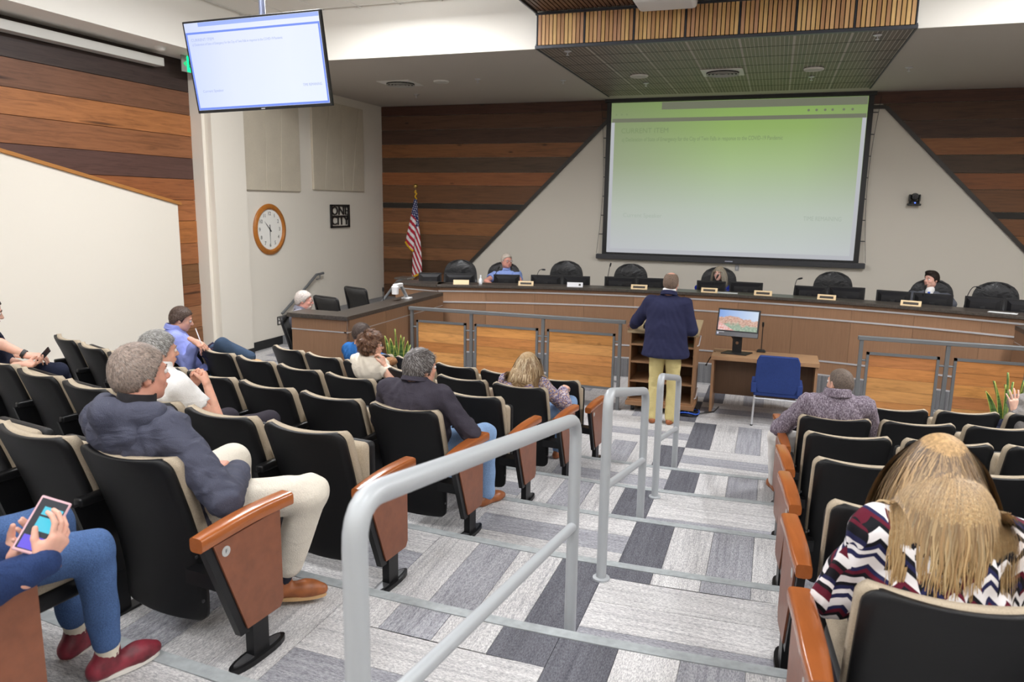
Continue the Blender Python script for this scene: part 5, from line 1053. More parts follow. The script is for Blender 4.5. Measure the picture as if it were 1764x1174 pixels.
# ---- a whole person. J: joints in the person's own frame (x right, y forward, z up from the floor)
def seated(h=1., lean=0., side=0., head=(0, .3, 1.09), knees=None, feet=None, elbows=None, wrists=None, sh=None):
    J = dict(pel=(side*.2, .37, .52), wai=(side*.5, .31-lean*.0, .68), che=(side*.9, .255+lean*.5, .84), nec=(side, .255+lean*.8, .955), hed=head)
    s = sh or .175; J['shL'] = (side-s, .25+lean*.7, .90); J['shR'] = (side+s, .25+lean*.7, .90)
    J['hipL'], J['hipR'] = (-.085+side*.2, .38, .515), (.085+side*.2, .38, .515)
    J['knL'], J['knR'] = knees or ((-.13, .8, .53), (.13, .8, .53)); J['anL'], J['anR'] = feet or ((-.13, .8, .085), (.13, .8, .085))
    J['elL'], J['elR'] = elbows or ((-.27, .33, .66), (.27, .33, .66)); J['wrL'], J['wrR'] = wrists or ((-.12, .55, .64), (.12, .55, .64)); return {k: np.array(v, float) for k, v in J.items()}
def person(name, label, loc, rz, J, st, res=.012):
    sex = st.get('sex', 'm'); S = st.get('scale', .95); g = st.get('girth', 1.); root = thing(name, label, 'person', loc, rz)
    sk = skin_mat(name+'_skin', st.get('skin', (222, 172, 148))); R = rotm(*st.get('head', (0, 0, 0))); hc = J['hed']
    hres = .0062 if res <= .012 else .0075
    (hv, hq), W = head_parts(hc, R, S, sex, st, J['nec']-np.array([0, 0, .02]), hres); parts = [(hv, hq, 0)]
    ax = unit(J['shR']-J['shL']); hs = st.get('hand', {})
    # inner body, one surface from neck to ankles
    pts = np.array(list(J.values())); lo, hi = pts.min(0)-.22, pts.max(0)+.24; lo[2] = max(lo[2], -.02)
    B = Field(lo, hi, res*1.5); b = .88
    B.cap(J['pel'], J['wai'], .105*b*g*S, .1*b*g*S, .03, (ax, .72)); B.cap(J['wai'], J['che'], .1*b*g*S, .115*b*S, .03, (ax, .7)); B.cap(J['che'], J['nec'], .1*b*S, .05*S, .04, (ax, .7))
    for L_ in 'LR':
        B.cap(J['sh'+L_], J['el'+L_], .047*S, .038*S, .03); B.cap(J['hip'+L_], J['kn'+L_], .075*S*g, .052*S, .03); B.cap(J['kn'+L_], J['an'+L_], .05*S, .036*S, .02); B.cap(J['che'], J['sh'+L_], .06*S, .05*S, .03)
    v, q = B.mesh(); parts.append((v, q, 0))
    FA = Field(lo, hi, res*.8)
    for L_ in 'LR': FA.cap(J['el'+L_], J['wr'+L_], .039*S, .026*S, .02); FA.cap(J['sh'+L_], J['el'+L_], .046*S, .04*S, .02)
    v, q = FA.mesh(); parts.append((v, q, 0))
    for L_, sd in (('L', -1), ('R', 1)):
        o = hs.get(L_, {}); d = o.get('d', unit(J['wr'+L_]-J['el'+L_])); n = o.get('n', (0, 0, -1)); v, q = hand_mesh(J['wr'+L_], d, n, sd, o.get('curl', .5), S*o.get('sc', 1.), o.get('spread', .12), o.get('thumb', .6), res=.0042 if res < .012 else .0055); parts.append((v, q, 0))
    put('body', npmesh('body', parts, [sk]), root)
    # upper garment
    T = Field(lo, hi, res); t = st.get('top', {}); o = t.get('pad', .012); fat = st.get('belly', 0.)
    lowp = J['pel']+np.array(t.get('hem', (0, 0, -.03)))
    T.cap(lowp, J['wai'], (.115*g*t.get('hemw', 1.)+o)*S, (.11*g+o)*S, .03, (ax, .70)); T.cap(J['wai'], J['che'], (.11*g+o)*S, (.118+o)*S, .04, (ax, .66)); T.cap(J['che'], J['nec']-np.array([0, 0, .03]), (.105+o)*S, (.066+o*.5)*S, .04, (ax, .66))
    if fat: fw = np.cross(np.array([0, 0, 1.]), ax); T.ell((J['wai']+J['pel'])/2+fw*.06, np.array([.15, .12+fat, .14])*S, None, .05)
    nk = t.get('sleeve', 1.)
    for L_ in 'LR':
        T.cap(J['che']+np.array([0, 0, .03]), J['sh'+L_], (.085+o)*S, (.056+o)*S, .05); T.cap(J['sh'+L_], J['el'+L_], (.052+o)*S, (.043+o)*S, .025)
        if nk > 0: e = J['el'+L_]+(J['wr'+L_]-J['el'+L_])*nk; T.cap(J['el'+L_], e, (.043+o)*S, (.032+o)*S, .02)
        elif nk < 0: pass
    am = t.get('fold', .005)
    if am:
        ph = random.random()*6
        T.warp(lambda x, y, z: am*np.sin(46*z+9*np.sin(11*x+ph)+8*y)*np.sin(17*x+6*z+ph)*.8+am*.6*np.sin(75*y+30*z+14*np.sin(9*x)))
    if t.get('hemw'): zc_ = lowp[2]-.03; T.cut(lambda x, y, z: (zc_-z)+0*x+0*y)
    nb = W((0, -.02, -.125)) if t.get('neckcut', 1) else None
    if nb is not None: T.ell(J['nec']+np.array([0, .012, .055])*S, np.array([.068, .072, .055])*S*t.get('neckw', 1.), None, .012, 'sub')
    if nk < 0:                                     # short sleeve: cut below the upper arm
        for L_ in 'LR': T.cap(J['sh'+L_]+(J['el'+L_]-J['sh'+L_])*(-nk), J['el'+L_]+(J['el'+L_]-J['sh'+L_])*.3, .085*S, .085*S, .004, None, 'sub')
    put(t.get('name', 'shirt'), npmesh('top', [(*T.mesh(), 0)], [t['mat']]), root)
    if t.get('collar'):
        c0 = J['nec']+np.array([0, .0, .035]); mb = MB(); cr = t.get('collar_r', .07)*S
        pr = [(cr, -.02), (cr*.98, .02), (cr*1.0, .034), (cr*1.12, .028), (cr*1.25, -.012), (cr*1.18, -.02)]
        mb.ring([(r, z*S*t.get('collar_h', 1.)) for r, z in pr], (0, 0, 0), 28); tl = R @ np.array([0, 0, 1.])
        ob = mb.build('collar', t.get('collar_mat', t['mat']), root, smooth=True, loc=tuple(c0), rot=(t.get('ctilt', -.2), 0, 0)); ob.scale = (1, 1.05, 1)
    # trousers
    if not st.get('nolegs'):
        Tr = Field(lo, hi, res); p = st.get('legs', {}); o2 = p.get('pad', .012)
        Tr.cap(J['hipL'], J['hipR'], (.105*g+o2)*S, None, .04); Tr.cap((J['hipL']+J['hipR'])/2, J['wai']-np.array([0, 0, .06]), (.11*g+o2)*S, (.1*g+o2)*S, .04, (ax, .75))
        for L_ in 'LR':
            Tr.cap(J['hip'+L_], J['kn'+L_], (.083*g+o2)*S, (.06+o2)*S, .02); an = J['an'+L_]; e = J['kn'+L_]+(an-J['kn'+L_])*p.get('len', .98); Tr.cap(J['kn'+L_], e, (.058+o2)*S, (.045+o2*p.get('flare', 1.3))*S, .02)
        ph = random.random()*6; Tr.warp(lambda x, y, z: .0022*np.sin(38*z+16*y+7*np.sin(9*x+ph)+5*np.sin(13*y)))
        put('trousers', npmesh('trousers', [(*Tr.mesh(), 0)], [p['mat']]), root)
        for L_, sd in (('L', -1), ('R', 1)):
            an = J['an'+L_]; dr = st.get('toe'+L_); tp = unit(dr if dr is not None else (sd*.15, 1, 0)); zf = unit(st.get('sole', (0, 0, 1))); sh = Field(an-.33, an+.33, .009); fl = an-zf*.055*S
            sh.cap(an+zf*.01, an-zf*.035*S-tp*.02, .042*S, .036*S, .02); sh.cap(fl-tp*.045*S, fl+tp*.12*S+zf*-.003, .036*S, .034*S, .03); sh.cap(fl+tp*.1*S, fl+tp*.165*S-zf*.008, .04*S, .027*S, .03)
            fc = fl-zf*.026*S
            sh.cut(lambda x, y, z: -((x-fc[0])*zf[0]+(y-fc[1])*zf[1]+(z-fc[2])*zf[2]))
            so = put('shoe', npmesh('shoe', [(*sh.mesh(), 0)], [p.get('shoe', M_SHOE)]), root)
            if st.get('sole_mat'):
                P = [(fc+tp*(.06+.125*math.cos(a))*S+np.cross(zf, tp)*(.037+.006*math.cos(a))*S*math.sin(a)) for a in np.linspace(0, 2*math.pi, 22, endpoint=False)]; MB().prism([tuple(x-zf*.012) for x in P], tuple(zf*.016)).build('sole', st['sole_mat'], so)
            if p.get('sock'): MB().tube([an+(J['kn'+L_]-an)*.22, an], [.043*S, .04*S], 14).build('sock', p['sock'], root, smooth=True)
    # face details
    ey = MB(); 
    for s in (-1, 1):
        e = put('eye', EYE, root, tuple(W((s*.031, .0815, .003)))); e.scale = (S, S, S); e.rotation_euler = Matrix(R.tolist()).to_euler()
    bro = MB()
    for s in (-1, 1): bro.tube([W((s*.014, .0925, .021)), W((s*.03, .091, .0265)), (W((s*.046, .08, .022)))], [.0035*S, .004*S, .002*S], 6)
    bro.build('eyebrows', st.get('brow', M_BROW), root, smooth=True)
    MB().tube([W((-.021, .0935, -.0585)), W((-.008, .0985, -.0565)), W((.008, .0985, -.0565)), W((.021, .0935, -.0585))], [.002*S, .0042*S, .0042*S, .002*S], 6).build('lips', M_LIPS, root, smooth=True)
    if st.get('glasses'):
        gl = MB()
        for s in (-1, 1):
            gl.tube([W((s*.033+.024*math.cos(a), .106-.006*abs(math.cos(a)), .001+.017*math.sin(a))) for a in np.linspace(0, 2*math.pi, 17)], .0018*S, 5, False); gl.tube([W((s*.057, .102, .005)), W((s*.078, .04, .007)), W((s*.081, -.012, .01))], .0018*S, 5)
        gl.tube([W((-.009, .108, .004)), W((.009, .108, .004))], .0018*S, 5); gl.build('glasses', st['glasses'], root)
    # hair
    h = st.get('hair')
    if h:
        hv, hq = hair_field(W, R, hc, S, h['kind'], hres)
        if len(hv): put('hair', npmesh('hair', [(hv, hq, 0)], [h['mat']]), root)
        if h.get('n') and len(hv):
            if h['kind'] in ('long', 'bob') or h.get('hang'):
                bodies = [(J['che']+np.array([0, 0, -.05]), J['nec'], .135*S), (J['shL'], J['shR'], .088*S), (J['wai'], J['che'], .14*S), (J['shL'], J['elL'], .075*S), (J['shR'], J['elR'], .075*S)]
                me = long_strands(hv, hq, W, R, S, h['n'], h['len'], pal(h['cols'], h['n']), bodies, h.get('wave', .012), h.get('wl', .09), h.get('w', .0022), tipc=pal(h['tips'], h['n']) if h.get('tips') else None, back=h.get('back'))
            else: me = short_strands(hv, hq, W, R, h['n'], h['len'], pal(h['cols'], h['n'], .15), h.get('flow', (0, .6, -.2)), h.get('w', .0011))
            put('hair_strands', me, root)
    if st.get('beard'):
        bf = Field(hc-.2, hc+.2, hres); bf.ell(W((0, .047, -.076)), np.array([.058, .056, .05])*S, R, .01); bf.ell(W((0, .09, -.04)), np.array([.026, .018, .012])*S, R, .01); bf.ell(W((0, .1, -.058)), np.array([.02, .02, .006])*S, R, .004, 'sub'); put('beard', npmesh('beard', [(*bf.mesh(), 0)], [st['beard']]), root)
    return root, W, R
M_SHOE = plain('brown_leather', (150, 88, 50), .4, var=.12, scale=20); M_SHOEB = plain('black_shoe', (30, 28, 28), .4); M_BROW = plain('brow_brown', (92, 70, 56), .8); M_LIPS = plain('lip', (184, 112, 104), .5)
e_ = MB(); e_.cur = 0; e_.ball((0, 0, 0), .0122, 12, 8); e_.cur = 1; e_.lathe([(.0001, .0126), (.0055, .0119), (.0056, .0105)], (0, 0, 0), 12, Matrix.Rotation(-math.pi/2, 3, 'X')); EYE = e_.mesh('eye', [plain('eye_white', (232, 226, 222), .25), plain('iris', (46, 40, 40), .2)], True)
def look(loc, rz, head, target): # head yaw and pitch, in the person's frame, that look at a point
    c, s = math.cos(rz), math.sin(rz); w0 = np.array([loc[0]+head[0]*c-head[1]*s, loc[1]+head[0]*s+head[1]*c, loc[2]+head[2]]); d = np.array(target)-w0
    return (-math.atan2(d[0], d[1])-rz, math.atan2(d[2], math.hypot(d[0], d[1])), 0.)
# ================================================================== PEOPLE
def sit(key): o = SEATS[key]; return tuple(o.location), o.rotation_euler.z
def tolocal(P, loc, rz): d = np.array(P)-np.array(loc); c, s = math.cos(-rz), math.sin(-rz); return np.array([d[0]*c-d[1]*s, d[0]*s+d[1]*c, d[2]])
def pd(px, py, depth, loc, rz): return tolocal(CAM+ray(px, py)*depth, loc, rz)     # a point seen at a pixel, at the depth of the seat
def toworld(L, loc, rz): c, s = math.cos(rz), math.sin(rz); return np.array([loc[0]+L[0]*c-L[1]*s, loc[1]+L[0]*s+L[1]*c, loc[2]+L[2]])
POD = (-1.05, 8.8, 1.3)
M_DENIM = fabric('jeans_blue', (74, 100, 144), .18, 240, fold=.3); M_DENIML = fabric('jeans_light', (132, 160, 198), .14, 240, fold=.3); M_DENIMD = fabric('jeans_dark', (58, 74, 96), .16, 240, fold=.3); M_NAVYT = fabric('navy_trousers', (32, 36, 54), .12, 200, fold=.3); M_DGREY = fabric('charcoal_trousers', (56, 52, 60), .1, 200, fold=.3)
M_OFFW = fabric('stone_chinos', (222, 214, 200), .04, 200, fold=.35); M_KHAKI = fabric('khaki_chinos', (206, 190, 134), .05, 200, fold=.35); M_WTROU = fabric('white_trousers', (226, 222, 218), .04, 200, fold=.3)
def HB(n, c): return hair_base(n, c)
# -- 1 man in the hooded grey jacket
loc, rz = sit((-1, 6, 1)); hd_ = (-.12, .33, 1.09)
J = seated(side=-.07, head=hd_, knees=((-.1, .78, .58), (.46, .66, .56)), feet=((-.1, .84, .09), (.3, .64, .13)), elbows=((-.36, .38, .66), (.37, .27, .655)), wrists=((-.02, .55, .64), (.2, .5, .655)), sh=.19)
M_JKT = fabric('jacket_slate', (78, 80, 96), .08, 320, rough=.7, fold=.9, foldscale=7)
y, p, r = look(loc, rz, hd_, (-.4, 10, 1.6))
per, W, R = person('person', 'grey-haired man in a hooded slate jacket and stone chinos in the foreground', loc, rz, J, dict(skin=(214, 156, 134), head=(y-.05, p+.02, 0), scale=1.04, girth=1.06, top=dict(name='jacket', mat=M_JKT, pad=.022, fold=.006, neckw=1.05), legs=dict(mat=M_OFFW, pad=.016, sock=plain('sock_navy', (28, 32, 48), .9), len=.8, shoe=M_SHOE), toeR=(.75, .55, 0), toeL=(0, 1, 0), sole_mat=plain('crepe_sole', (196, 158, 112), .7),
    hair=dict(kind='short', mat=HB('hair_grey_a', (150, 134, 124)), n=11000, len=.016, cols=[(146, 134, 126), (116, 104, 96), (172, 162, 154), (92, 82, 76), (160, 142, 132)], w=.0007), hand=dict(R=dict(d=(-.7, .55, -.1), n=(0, -.2, -1), curl=.45), L=dict(d=(.8, .4, 0), n=(0, 0, -1), curl=.5))), res=.0105)
Hf = Field(J['nec']-.25, J['nec']+.25, .009); Hf.cap(J['nec']+np.array([-.135, -.03, .01]), J['nec']+np.array([.0, -.13, .02]), .055, .06, .03); Hf.cap(J['nec']+np.array([0, -.13, .02]), J['nec']+np.array([.135, -.03, .01]), .06, .055, .03); Hf.ell(J['nec']+np.array([0, -.11, -.07]), (.14, .055, .085), None, .03)
for s in (-1, 1): Hf.cap(J['nec']+np.array([s*.125, -.03, 0]), J['nec']+np.array([s*.085, .08, -.02]), .05, .03, .02)
Hf.ell(J['nec']+np.array([0, -.01, .05]), (.1, .095, .075), None, .02, 'sub')
Hf.warp(lambda x, y, z: .004*np.sin(60*x+20*z)*np.sin(50*y)); put('hood', npmesh('hood', [(*Hf.mesh(), 0)], [M_JKT]), per)
MB().ring([(.066, -.04), (.064, .035), (.072, .04), (.078, -.04)], (0, 0, 0), 26).build('inner_collar', plain('black_knit', (34, 32, 36), .9), per, smooth=True, loc=tuple(J['nec']+np.array([0, .005, .035])), rot=(-.2, 0, 0))
# -- 2 person with a phone in the near left corner
loc, rz = sit((-1, 7, 1)); hd_ = (0, .3, 1.1)
kR, kL = np.array([.33, .66, .54]), np.array([.08, .7, .57]); DP = 2.06; ph = pd(73, 905, DP, loc, rz); wrR = pd(72, 968, DP-.02, loc, rz); wrL = pd(6, 962, DP+.06, loc, rz)
J = seated(side=.05, head=hd_, knees=(kL, kR), feet=((.0, .8, .09), (.235, .75, .1)), elbows=(pd(-120, 1000, DP+.06, loc, rz), pd(-70, 1040, DP-.02, loc, rz)), wrists=(wrL, wrR))
M_DSH = fabric('denim_shirt', (44, 62, 104), .12, 260, fold=.5)
per, W, R = person('person', 'person in blue jeans and a navy sleeve holding a phone, lower left corner', loc, rz, J, dict(skin=(226, 176, 156), head=(-.2, -.45, 0), sex='f', scale=.97, top=dict(mat=M_DSH, pad=.016), legs=dict(mat=M_DENIM, pad=.008, len=.86, flare=.6, shoe=plain('burgundy_trainer', (120, 40, 52), .5, var=.3, scale=14), sock=plain('cream_sock', (226, 218, 200), .95)), toeR=(.2, .9, 0), sole_mat=plain('white_sole', (226, 222, 214), .6),
    hair=dict(kind='bob', mat=HB('hair_brown_p', (92, 66, 50))), hand=dict(R=dict(d=pd(104, 925, DP, loc, rz)-wrR, n=(-.75, .25, .6), curl=.55, thumb=.75, sc=.95), L=dict(d=pd(48, 935, DP+.05, loc, rz)-wrL, n=(.6, .1, .75), curl=.5, thumb=.7, sc=.95))), res=.0105)
ps_ = thing('smartphone', 'phone with a pink case and lit chat screen held in the lower left', 'phone', tuple(toworld(ph, loc, rz)))
up_ = unit(CAM+ray(97, 862)*(DP+.06)-(CAM+ray(48, 948)*(DP-.03))); nr_ = unit(-(ray(72, 905))+np.array([0, 0, .55])); nr_ = unit(nr_-up_*(nr_ @ up_)); rt_ = np.cross(up_, nr_)
ps_.rotation_euler = Matrix(np.stack([rt_, up_, nr_], 1).tolist()).to_euler()
ps_.scale = (.98, .98, .98)
MB().box(-.041, .041, -.082, .082, -.006, .003).build('case', plain('pink_case', (214, 170, 178), .4), ps_, bevel=.006); MB().box(-.035, .035, -.074, .074, .003, .0042).build('screen', emit('phone_dark', (22, 26, 38), 1.), ps_)
for y0, y1, c, nm in ((.028, .052, (70, 200, 225), 'message'), (-.018, .022, (70, 200, 225), 'message'), (-.072, -.034, (104, 84, 226), 'keyboard')): MB().box(-.03 if nm == 'keyboard' else -.018, .032, y0, y1, .0042, .0046).build(nm, emit(nm+'_light', c, .9), ps_)
# -- 3 grey-haired man in white, hands at his face
loc, rz = sit((-1, 5, 3)); hd_ = (-.06, .28, 1.075); hp = np.array([.06, .46, .93])
J = seated(side=-.05, head=hd_, knees=((-.13, .8, .53), (.2, .84, .55)), elbows=((-.2, .42, .66), (.22, .44, .64)), wrists=((-.02, .48, .85), (.1, .47, .85)))
y, p, r = look(loc, rz, hd_, (.2, 11, 1.2)); M_WSH = fabric('white_shirt', (240, 238, 236), .03, 220, fold=.5)
person('person', 'grey-haired man in a white shirt with hands raised to his face', loc, rz, J, dict(skin=(222, 170, 146), head=(y, -.06, 0), scale=.97, girth=1.1, brow=plain('brow_grey', (130, 124, 120), .8), top=dict(mat=M_WSH, pad=.018, sleeve=-.72, collar=True), legs=dict(mat=M_DGREY), hair=dict(kind='short', mat=HB('hair_grey_b', (140, 138, 134)), n=6000, len=.02, cols=[(170, 168, 166), (130, 128, 126), (200, 198, 196), (100, 94, 90)], w=.001), hand=dict(R=dict(d=(-.5, .25, .8), n=(-.7, -.3, .3), curl=.9), L=dict(d=(.5, .25, .8), n=(.7, -.3, .3), curl=.9))), res=.012)
# -- 4 man at the far left, only arm and knee in view
loc, rz = sit((-1, 5, 7)); D = 5.45; wr = pd(46, 612, D, loc, rz); wr2 = pd(40, 628, D-.05, loc, rz)
J = seated(head=(-.02, .3, 1.1), knees=(pd(80, 640, D+.1, loc, rz), pd(100, 640, D+.12, loc, rz)), feet=((-.1, .85, .09), (.12, .85, .09)), elbows=((-.2, .42, .7), pd(0, 592, D-.05, loc, rz)), wrists=(wr2, wr))
M_NVS = fabric('navy_polo', (30, 34, 52), .1, 240, fold=.4)
per, W, R = person('person', 'man in navy with a black watch at the left edge, holding a dark phone', loc, rz, J, dict(skin=(224, 178, 158), head=(-.35, -.3, 0), scale=.97, top=dict(mat=M_NVS, pad=.016, sleeve=-.8), legs=dict(mat=M_NAVYT, shoe=M_SHOEB), hair=dict(kind='short', mat=HB('hair_dark_a', (52, 42, 38))), hand=dict(R=dict(d=(.45, .7, -.1), n=(-.4, 0, -.9), curl=.5), L=dict(d=(.6, .6, 0), n=(.2, 0, .9), curl=.5))), res=.012)
dv = unit(J['wrR']-J['elR']); MB().tube([J['wrR']-dv*.035, J['wrR']-dv*.01], .034, 14).build('watch', M_BLACKP, per, smooth=True)
pp_ = toworld(pd(73, 614, D+.02, loc, rz), loc, rz); pk = thing('dark_phone', 'dark phone in the hand of the man at the left edge', 'phone', tuple(pp_)); pk.rotation_euler = (.9, .3, -.5); MB().box(-.035, .035, -.075, .075, -.004, .004).build('case', M_BLACKP, pk, bevel=.004); MB().box(-.031, .031, -.07, .07, .004, .005).build('screen', plain('phone_glass', (20, 22, 28), .1), pk)
# -- 5 man in a blue shirt writing on a tablet
loc, rz0 = sit((-1, 3, 7)); rz = rz0-.42; D = 7.3
hd_ = pd(313, 549, D+.0, loc, rz)
J = seated(head=hd_); sh_ = np.array([hd_[0], hd_[1]-.03, 0])-np.array([0, .3, 0])
for k_ in ('che', 'nec', 'shL', 'shR', 'wai'): J[k_] = J[k_]+sh_*(.6 if k_ == 'wai' else 1)
J['knR'] = pd(383, 594, D-.18, loc, rz); J['anR'] = pd(432, 616, D-.2, loc, rz); J['knL'] = pd(372, 604, D-.02, loc, rz); J['anL'] = J['knL']+np.array([.02, .1, -.44]); J['wrR'] = pd(336, 588, D-.28, loc, rz); J['elR'] = J['shR']+np.array([.08, .1, -.24]); J['elL'] = J['shL']+np.array([-.06, .12, -.24]); J['wrL'] = pd(350, 600, D-.1, loc, rz)
M_BSH = fabric('periwinkle_shirt', (150, 160, 226), .06, 220, fold=.5)
per, W, R = person('person', 'short-haired man in a light blue shirt writing, legs crossed, by the wall', loc, rz, J, dict(skin=(222, 172, 150), head=(-.1, -.3, 0), scale=.98, top=dict(mat=M_BSH, pad=.018, sleeve=.8, collar=True), legs=dict(mat=M_DENIMD, len=.95, shoe=plain('tan_boot', (196, 156, 108), .6)), toeR=(.75, .5, .1), sole=(-.3, .2, .9), beard=None, hair=dict(kind='short', mat=HB('hair_brown_a', (84, 68, 60)), n=3000, len=.018, cols=[(92, 76, 68), (70, 56, 50), (112, 96, 88)], flow=(0, -.6, .2), w=.0016), hand=dict(R=dict(d=(.5, .6, -.35), n=(-.4, .2, -.8), curl=.6), L=dict(d=(.8, .3, 0), n=(0, 0, -1), curl=.4))), res=.012)
q = toworld(pd(362, 604, D-.12, loc, rz), loc, rz); tb_ = thing('tablet_folio', 'dark blue tablet folio on the knee of the man writing', 'tablet', tuple(q)); tb_.rotation_euler = (.55, .1, -.5); MB().box(-.13, .13, -.09, .09, -.008, .004).build('cover', plain('folio_navy', (34, 36, 66), .6), tb_, bevel=.004); MB().box(-.115, .115, -.078, .078, .004, .005).build('screen', plain('tablet_glass', (30, 34, 60), .15), tb_)
a_, b_ = CAM+ray(337, 566)*(D-.3), CAM+ray(347, 592)*(D-.3); sy = thing('white_stylus', 'white stylus in the hand of the man writing', 'stylus', tuple(b_)); MB().tube([(0, 0, 0), tuple((a_-b_)*.12), tuple(a_-b_)], [.001, .005, .005], 8).build('barrel', plain('stylus_white', (236, 234, 240), .4), sy); MB().tube([tuple((a_-b_)*.99), tuple((a_-b_)*1.03)], .0052, 8).build('cap', plain('stylus_cap', (210, 210, 214), .4), sy)
# -- 6 woman with short curly brown hair and glasses
loc, rz = sit((-1, 2, 4)); D = 7.2; hd_ = pd(641, 594, D, loc, rz)
J = seated(head=hd_, sh=.16); sh_ = np.array([hd_[0], hd_[1]-.3, 0])
for k_ in ('che', 'nec', 'shL', 'shR'): J[k_] = J[k_]+sh_*.8+np.array([0, 0, -.06])
J['elR'] = pd(686, 668, D-.2, loc, rz); J['wrR'] = pd(662, 628, D-.12, loc, rz)
y, p, r = look(loc, rz, hd_, (2.5, 10.5, 1.0)); M_CREAMT = fabric('cream_knit', (238, 228, 212), .04, 260, fold=.4)
person('person', 'woman with short curly brown hair and glasses, chin on her hand', loc, rz, J, dict(sex='f', skin=(232, 184, 160), head=(y, -.05, 0), scale=.96, glasses=plain('dark_frames', (30, 28, 34), .4), brow=plain('brow_brown2', (110, 80, 60), .8), top=dict(mat=M_CREAMT, pad=.014, sleeve=-.6, neckw=1.15), legs=dict(mat=M_DGREY), hair=dict(kind='curly', mat=HB('hair_brown_c', (104, 72, 54)), n=6000, len=.035, cols=[(116, 82, 62), (84, 58, 46), (146, 110, 84), (96, 66, 50)], flow=(0, .1, .2), w=.002), hand=dict(R=dict(d=(-.35, .1, .9), n=(-.8, -.2, .1), curl=.75, thumb=.3), L=dict(d=(0, 1, 0), n=(0, 0, -1), curl=.4))), res=.012)
# -- 7 person in blue in the front row, mostly hidden
loc, rz = sit((-1, 1, 5)); D = 8.3; hd_ = pd(624, 574, D, loc, rz); J = seated(head=hd_); sh_ = np.array([hd_[0], hd_[1]-.3, hd_[2]-1.09])
for k_ in J:
    if k_ != 'hed': J[k_] = J[k_]+(sh_ if k_ in ('che', 'nec', 'shL', 'shR') else sh_*np.array([1, .3, 0]))
J['elR'] = pd(635, 628, D-.1, loc, rz); J['wrR'] = pd(657, 634, D-.25, loc, rz)
M_BLUE2 = fabric('bright_blue_shirt', (40, 96, 160), .1, 220, fold=.4)
person('person', 'person in a bright blue top mostly hidden behind the woman with glasses', loc, rz, J, dict(skin=(226, 178, 156), head=(-.3, -.1, 0), scale=.97, top=dict(mat=M_BLUE2, pad=.018, sleeve=.9), legs=dict(mat=M_DENIMD), hair=dict(kind='short', mat=HB('hair_dark_b', (66, 56, 52)), n=1500, len=.02, cols=[(70, 58, 54), (90, 78, 72)], w=.002), hand=dict(R=dict(d=(.8, .3, 0), n=(0, 0, -1), curl=.3))), res=.013)
q = CAM+ray(673, 622)*7.9; fz = Field(q-.2, q+.2, .008); fz.ell(q, (.075, .06, .045), None, .02); fz.warp(lambda x, y, z: .006*np.sin(160*x+40*z)*np.sin(150*y+60*z)); tag(put('fuzzy_cap', npmesh('fuzzy_cap', [(*fz.mesh(), 0)], [fabric('fuzzy_brown', (140, 104, 74), .3, 120)]), None), 'rounded brown fuzzy cap beside the pot of the left snake plant', 'cap')
# -- 8 man in a charcoal sweater
loc, rz = sit((-1, 4, 1)); hd_ = (.03, .31, 1.05)
J = seated(head=hd_, side=.02, knees=((-.1, .8, .54), (.29, .72, .54)), feet=((-.1, .84, .09), (.27, .78, .09)), elbows=((-.3, .34, .66), (.36, .36, .655)), wrists=((-.1, .56, .62), (.2, .62, .62)), sh=.195)
y, p, r = look(loc, rz, hd_, (1.6, 11, 1.2)); M_CHS = fabric('charcoal_sweater', (66, 62, 72), .08, 260, fold=.6)
person('person', 'dark-haired greying man in a charcoal sweater and light jeans', loc, rz, J, dict(skin=(212, 160, 136), head=(y, p, 0), scale=1., girth=1.12, top=dict(mat=M_CHS, pad=.016, fold=.006, collar=True, collar_h=.55, collar_r=.072), legs=dict(mat=M_DENIML), toeR=(.3, 1, 0), hair=dict(kind='short', mat=HB('hair_dgrey', (92, 86, 84)), n=9000, len=.026, cols=[(92, 84, 80), (66, 60, 58), (124, 118, 116), (78, 72, 70), (168, 164, 162)], flow=(0, .5, -.2), w=.0014), hand=dict(R=dict(d=(-.5, .7, -.1), n=(0, 0, -1)), L=dict(d=(.6, .6, 0), n=(0, 0, -1)))), res=.0115)
# -- 9 woman with long wavy hair and a flecked cardigan
loc, rz = sit((-1, 2, 1)); hd_ = (.02, .3, .985)
hand_p = pd(962, 680, 6.05, loc, rz)
J = seated(head=hd_, sh=.165, knees=((-.1, .8, .53), (.22, .84, .54)), elbows=((-.27, .34, .62), (.3, .5, .6)), wrists=((-.1, .55, .6), (.19, .72, .68)))
for k_ in ('che', 'nec', 'shL', 'shR'): J[k_] = J[k_]+np.array([0, 0, -.07])
mm = Mat('flecked_knit', rough=.95, spec=.15); nz = mm.n('ShaderNodeTexVoronoi', {'Vector': mm.coord('Object', (70, 70, 150)), 'Scale': 1.}).outputs['Color']; sp = mm.n('ShaderNodeSeparateColor', {0: nz}).outputs[0]
mm.link(mm.ramp(sp, [(0., lin(112, 96, 122)), (.25, lin(168, 150, 160)), (.45, lin(196, 160, 120)), (.6, lin(120, 122, 160)), (.8, lin(208, 196, 200)), (1., lin(150, 104, 96))], 'CONSTANT'), 'Base Color'); mm.bump(sp, .6, .006); M_FLECK = mm.m
y, p, r = look(loc, rz, hd_, (-.2, 11, 1.4))
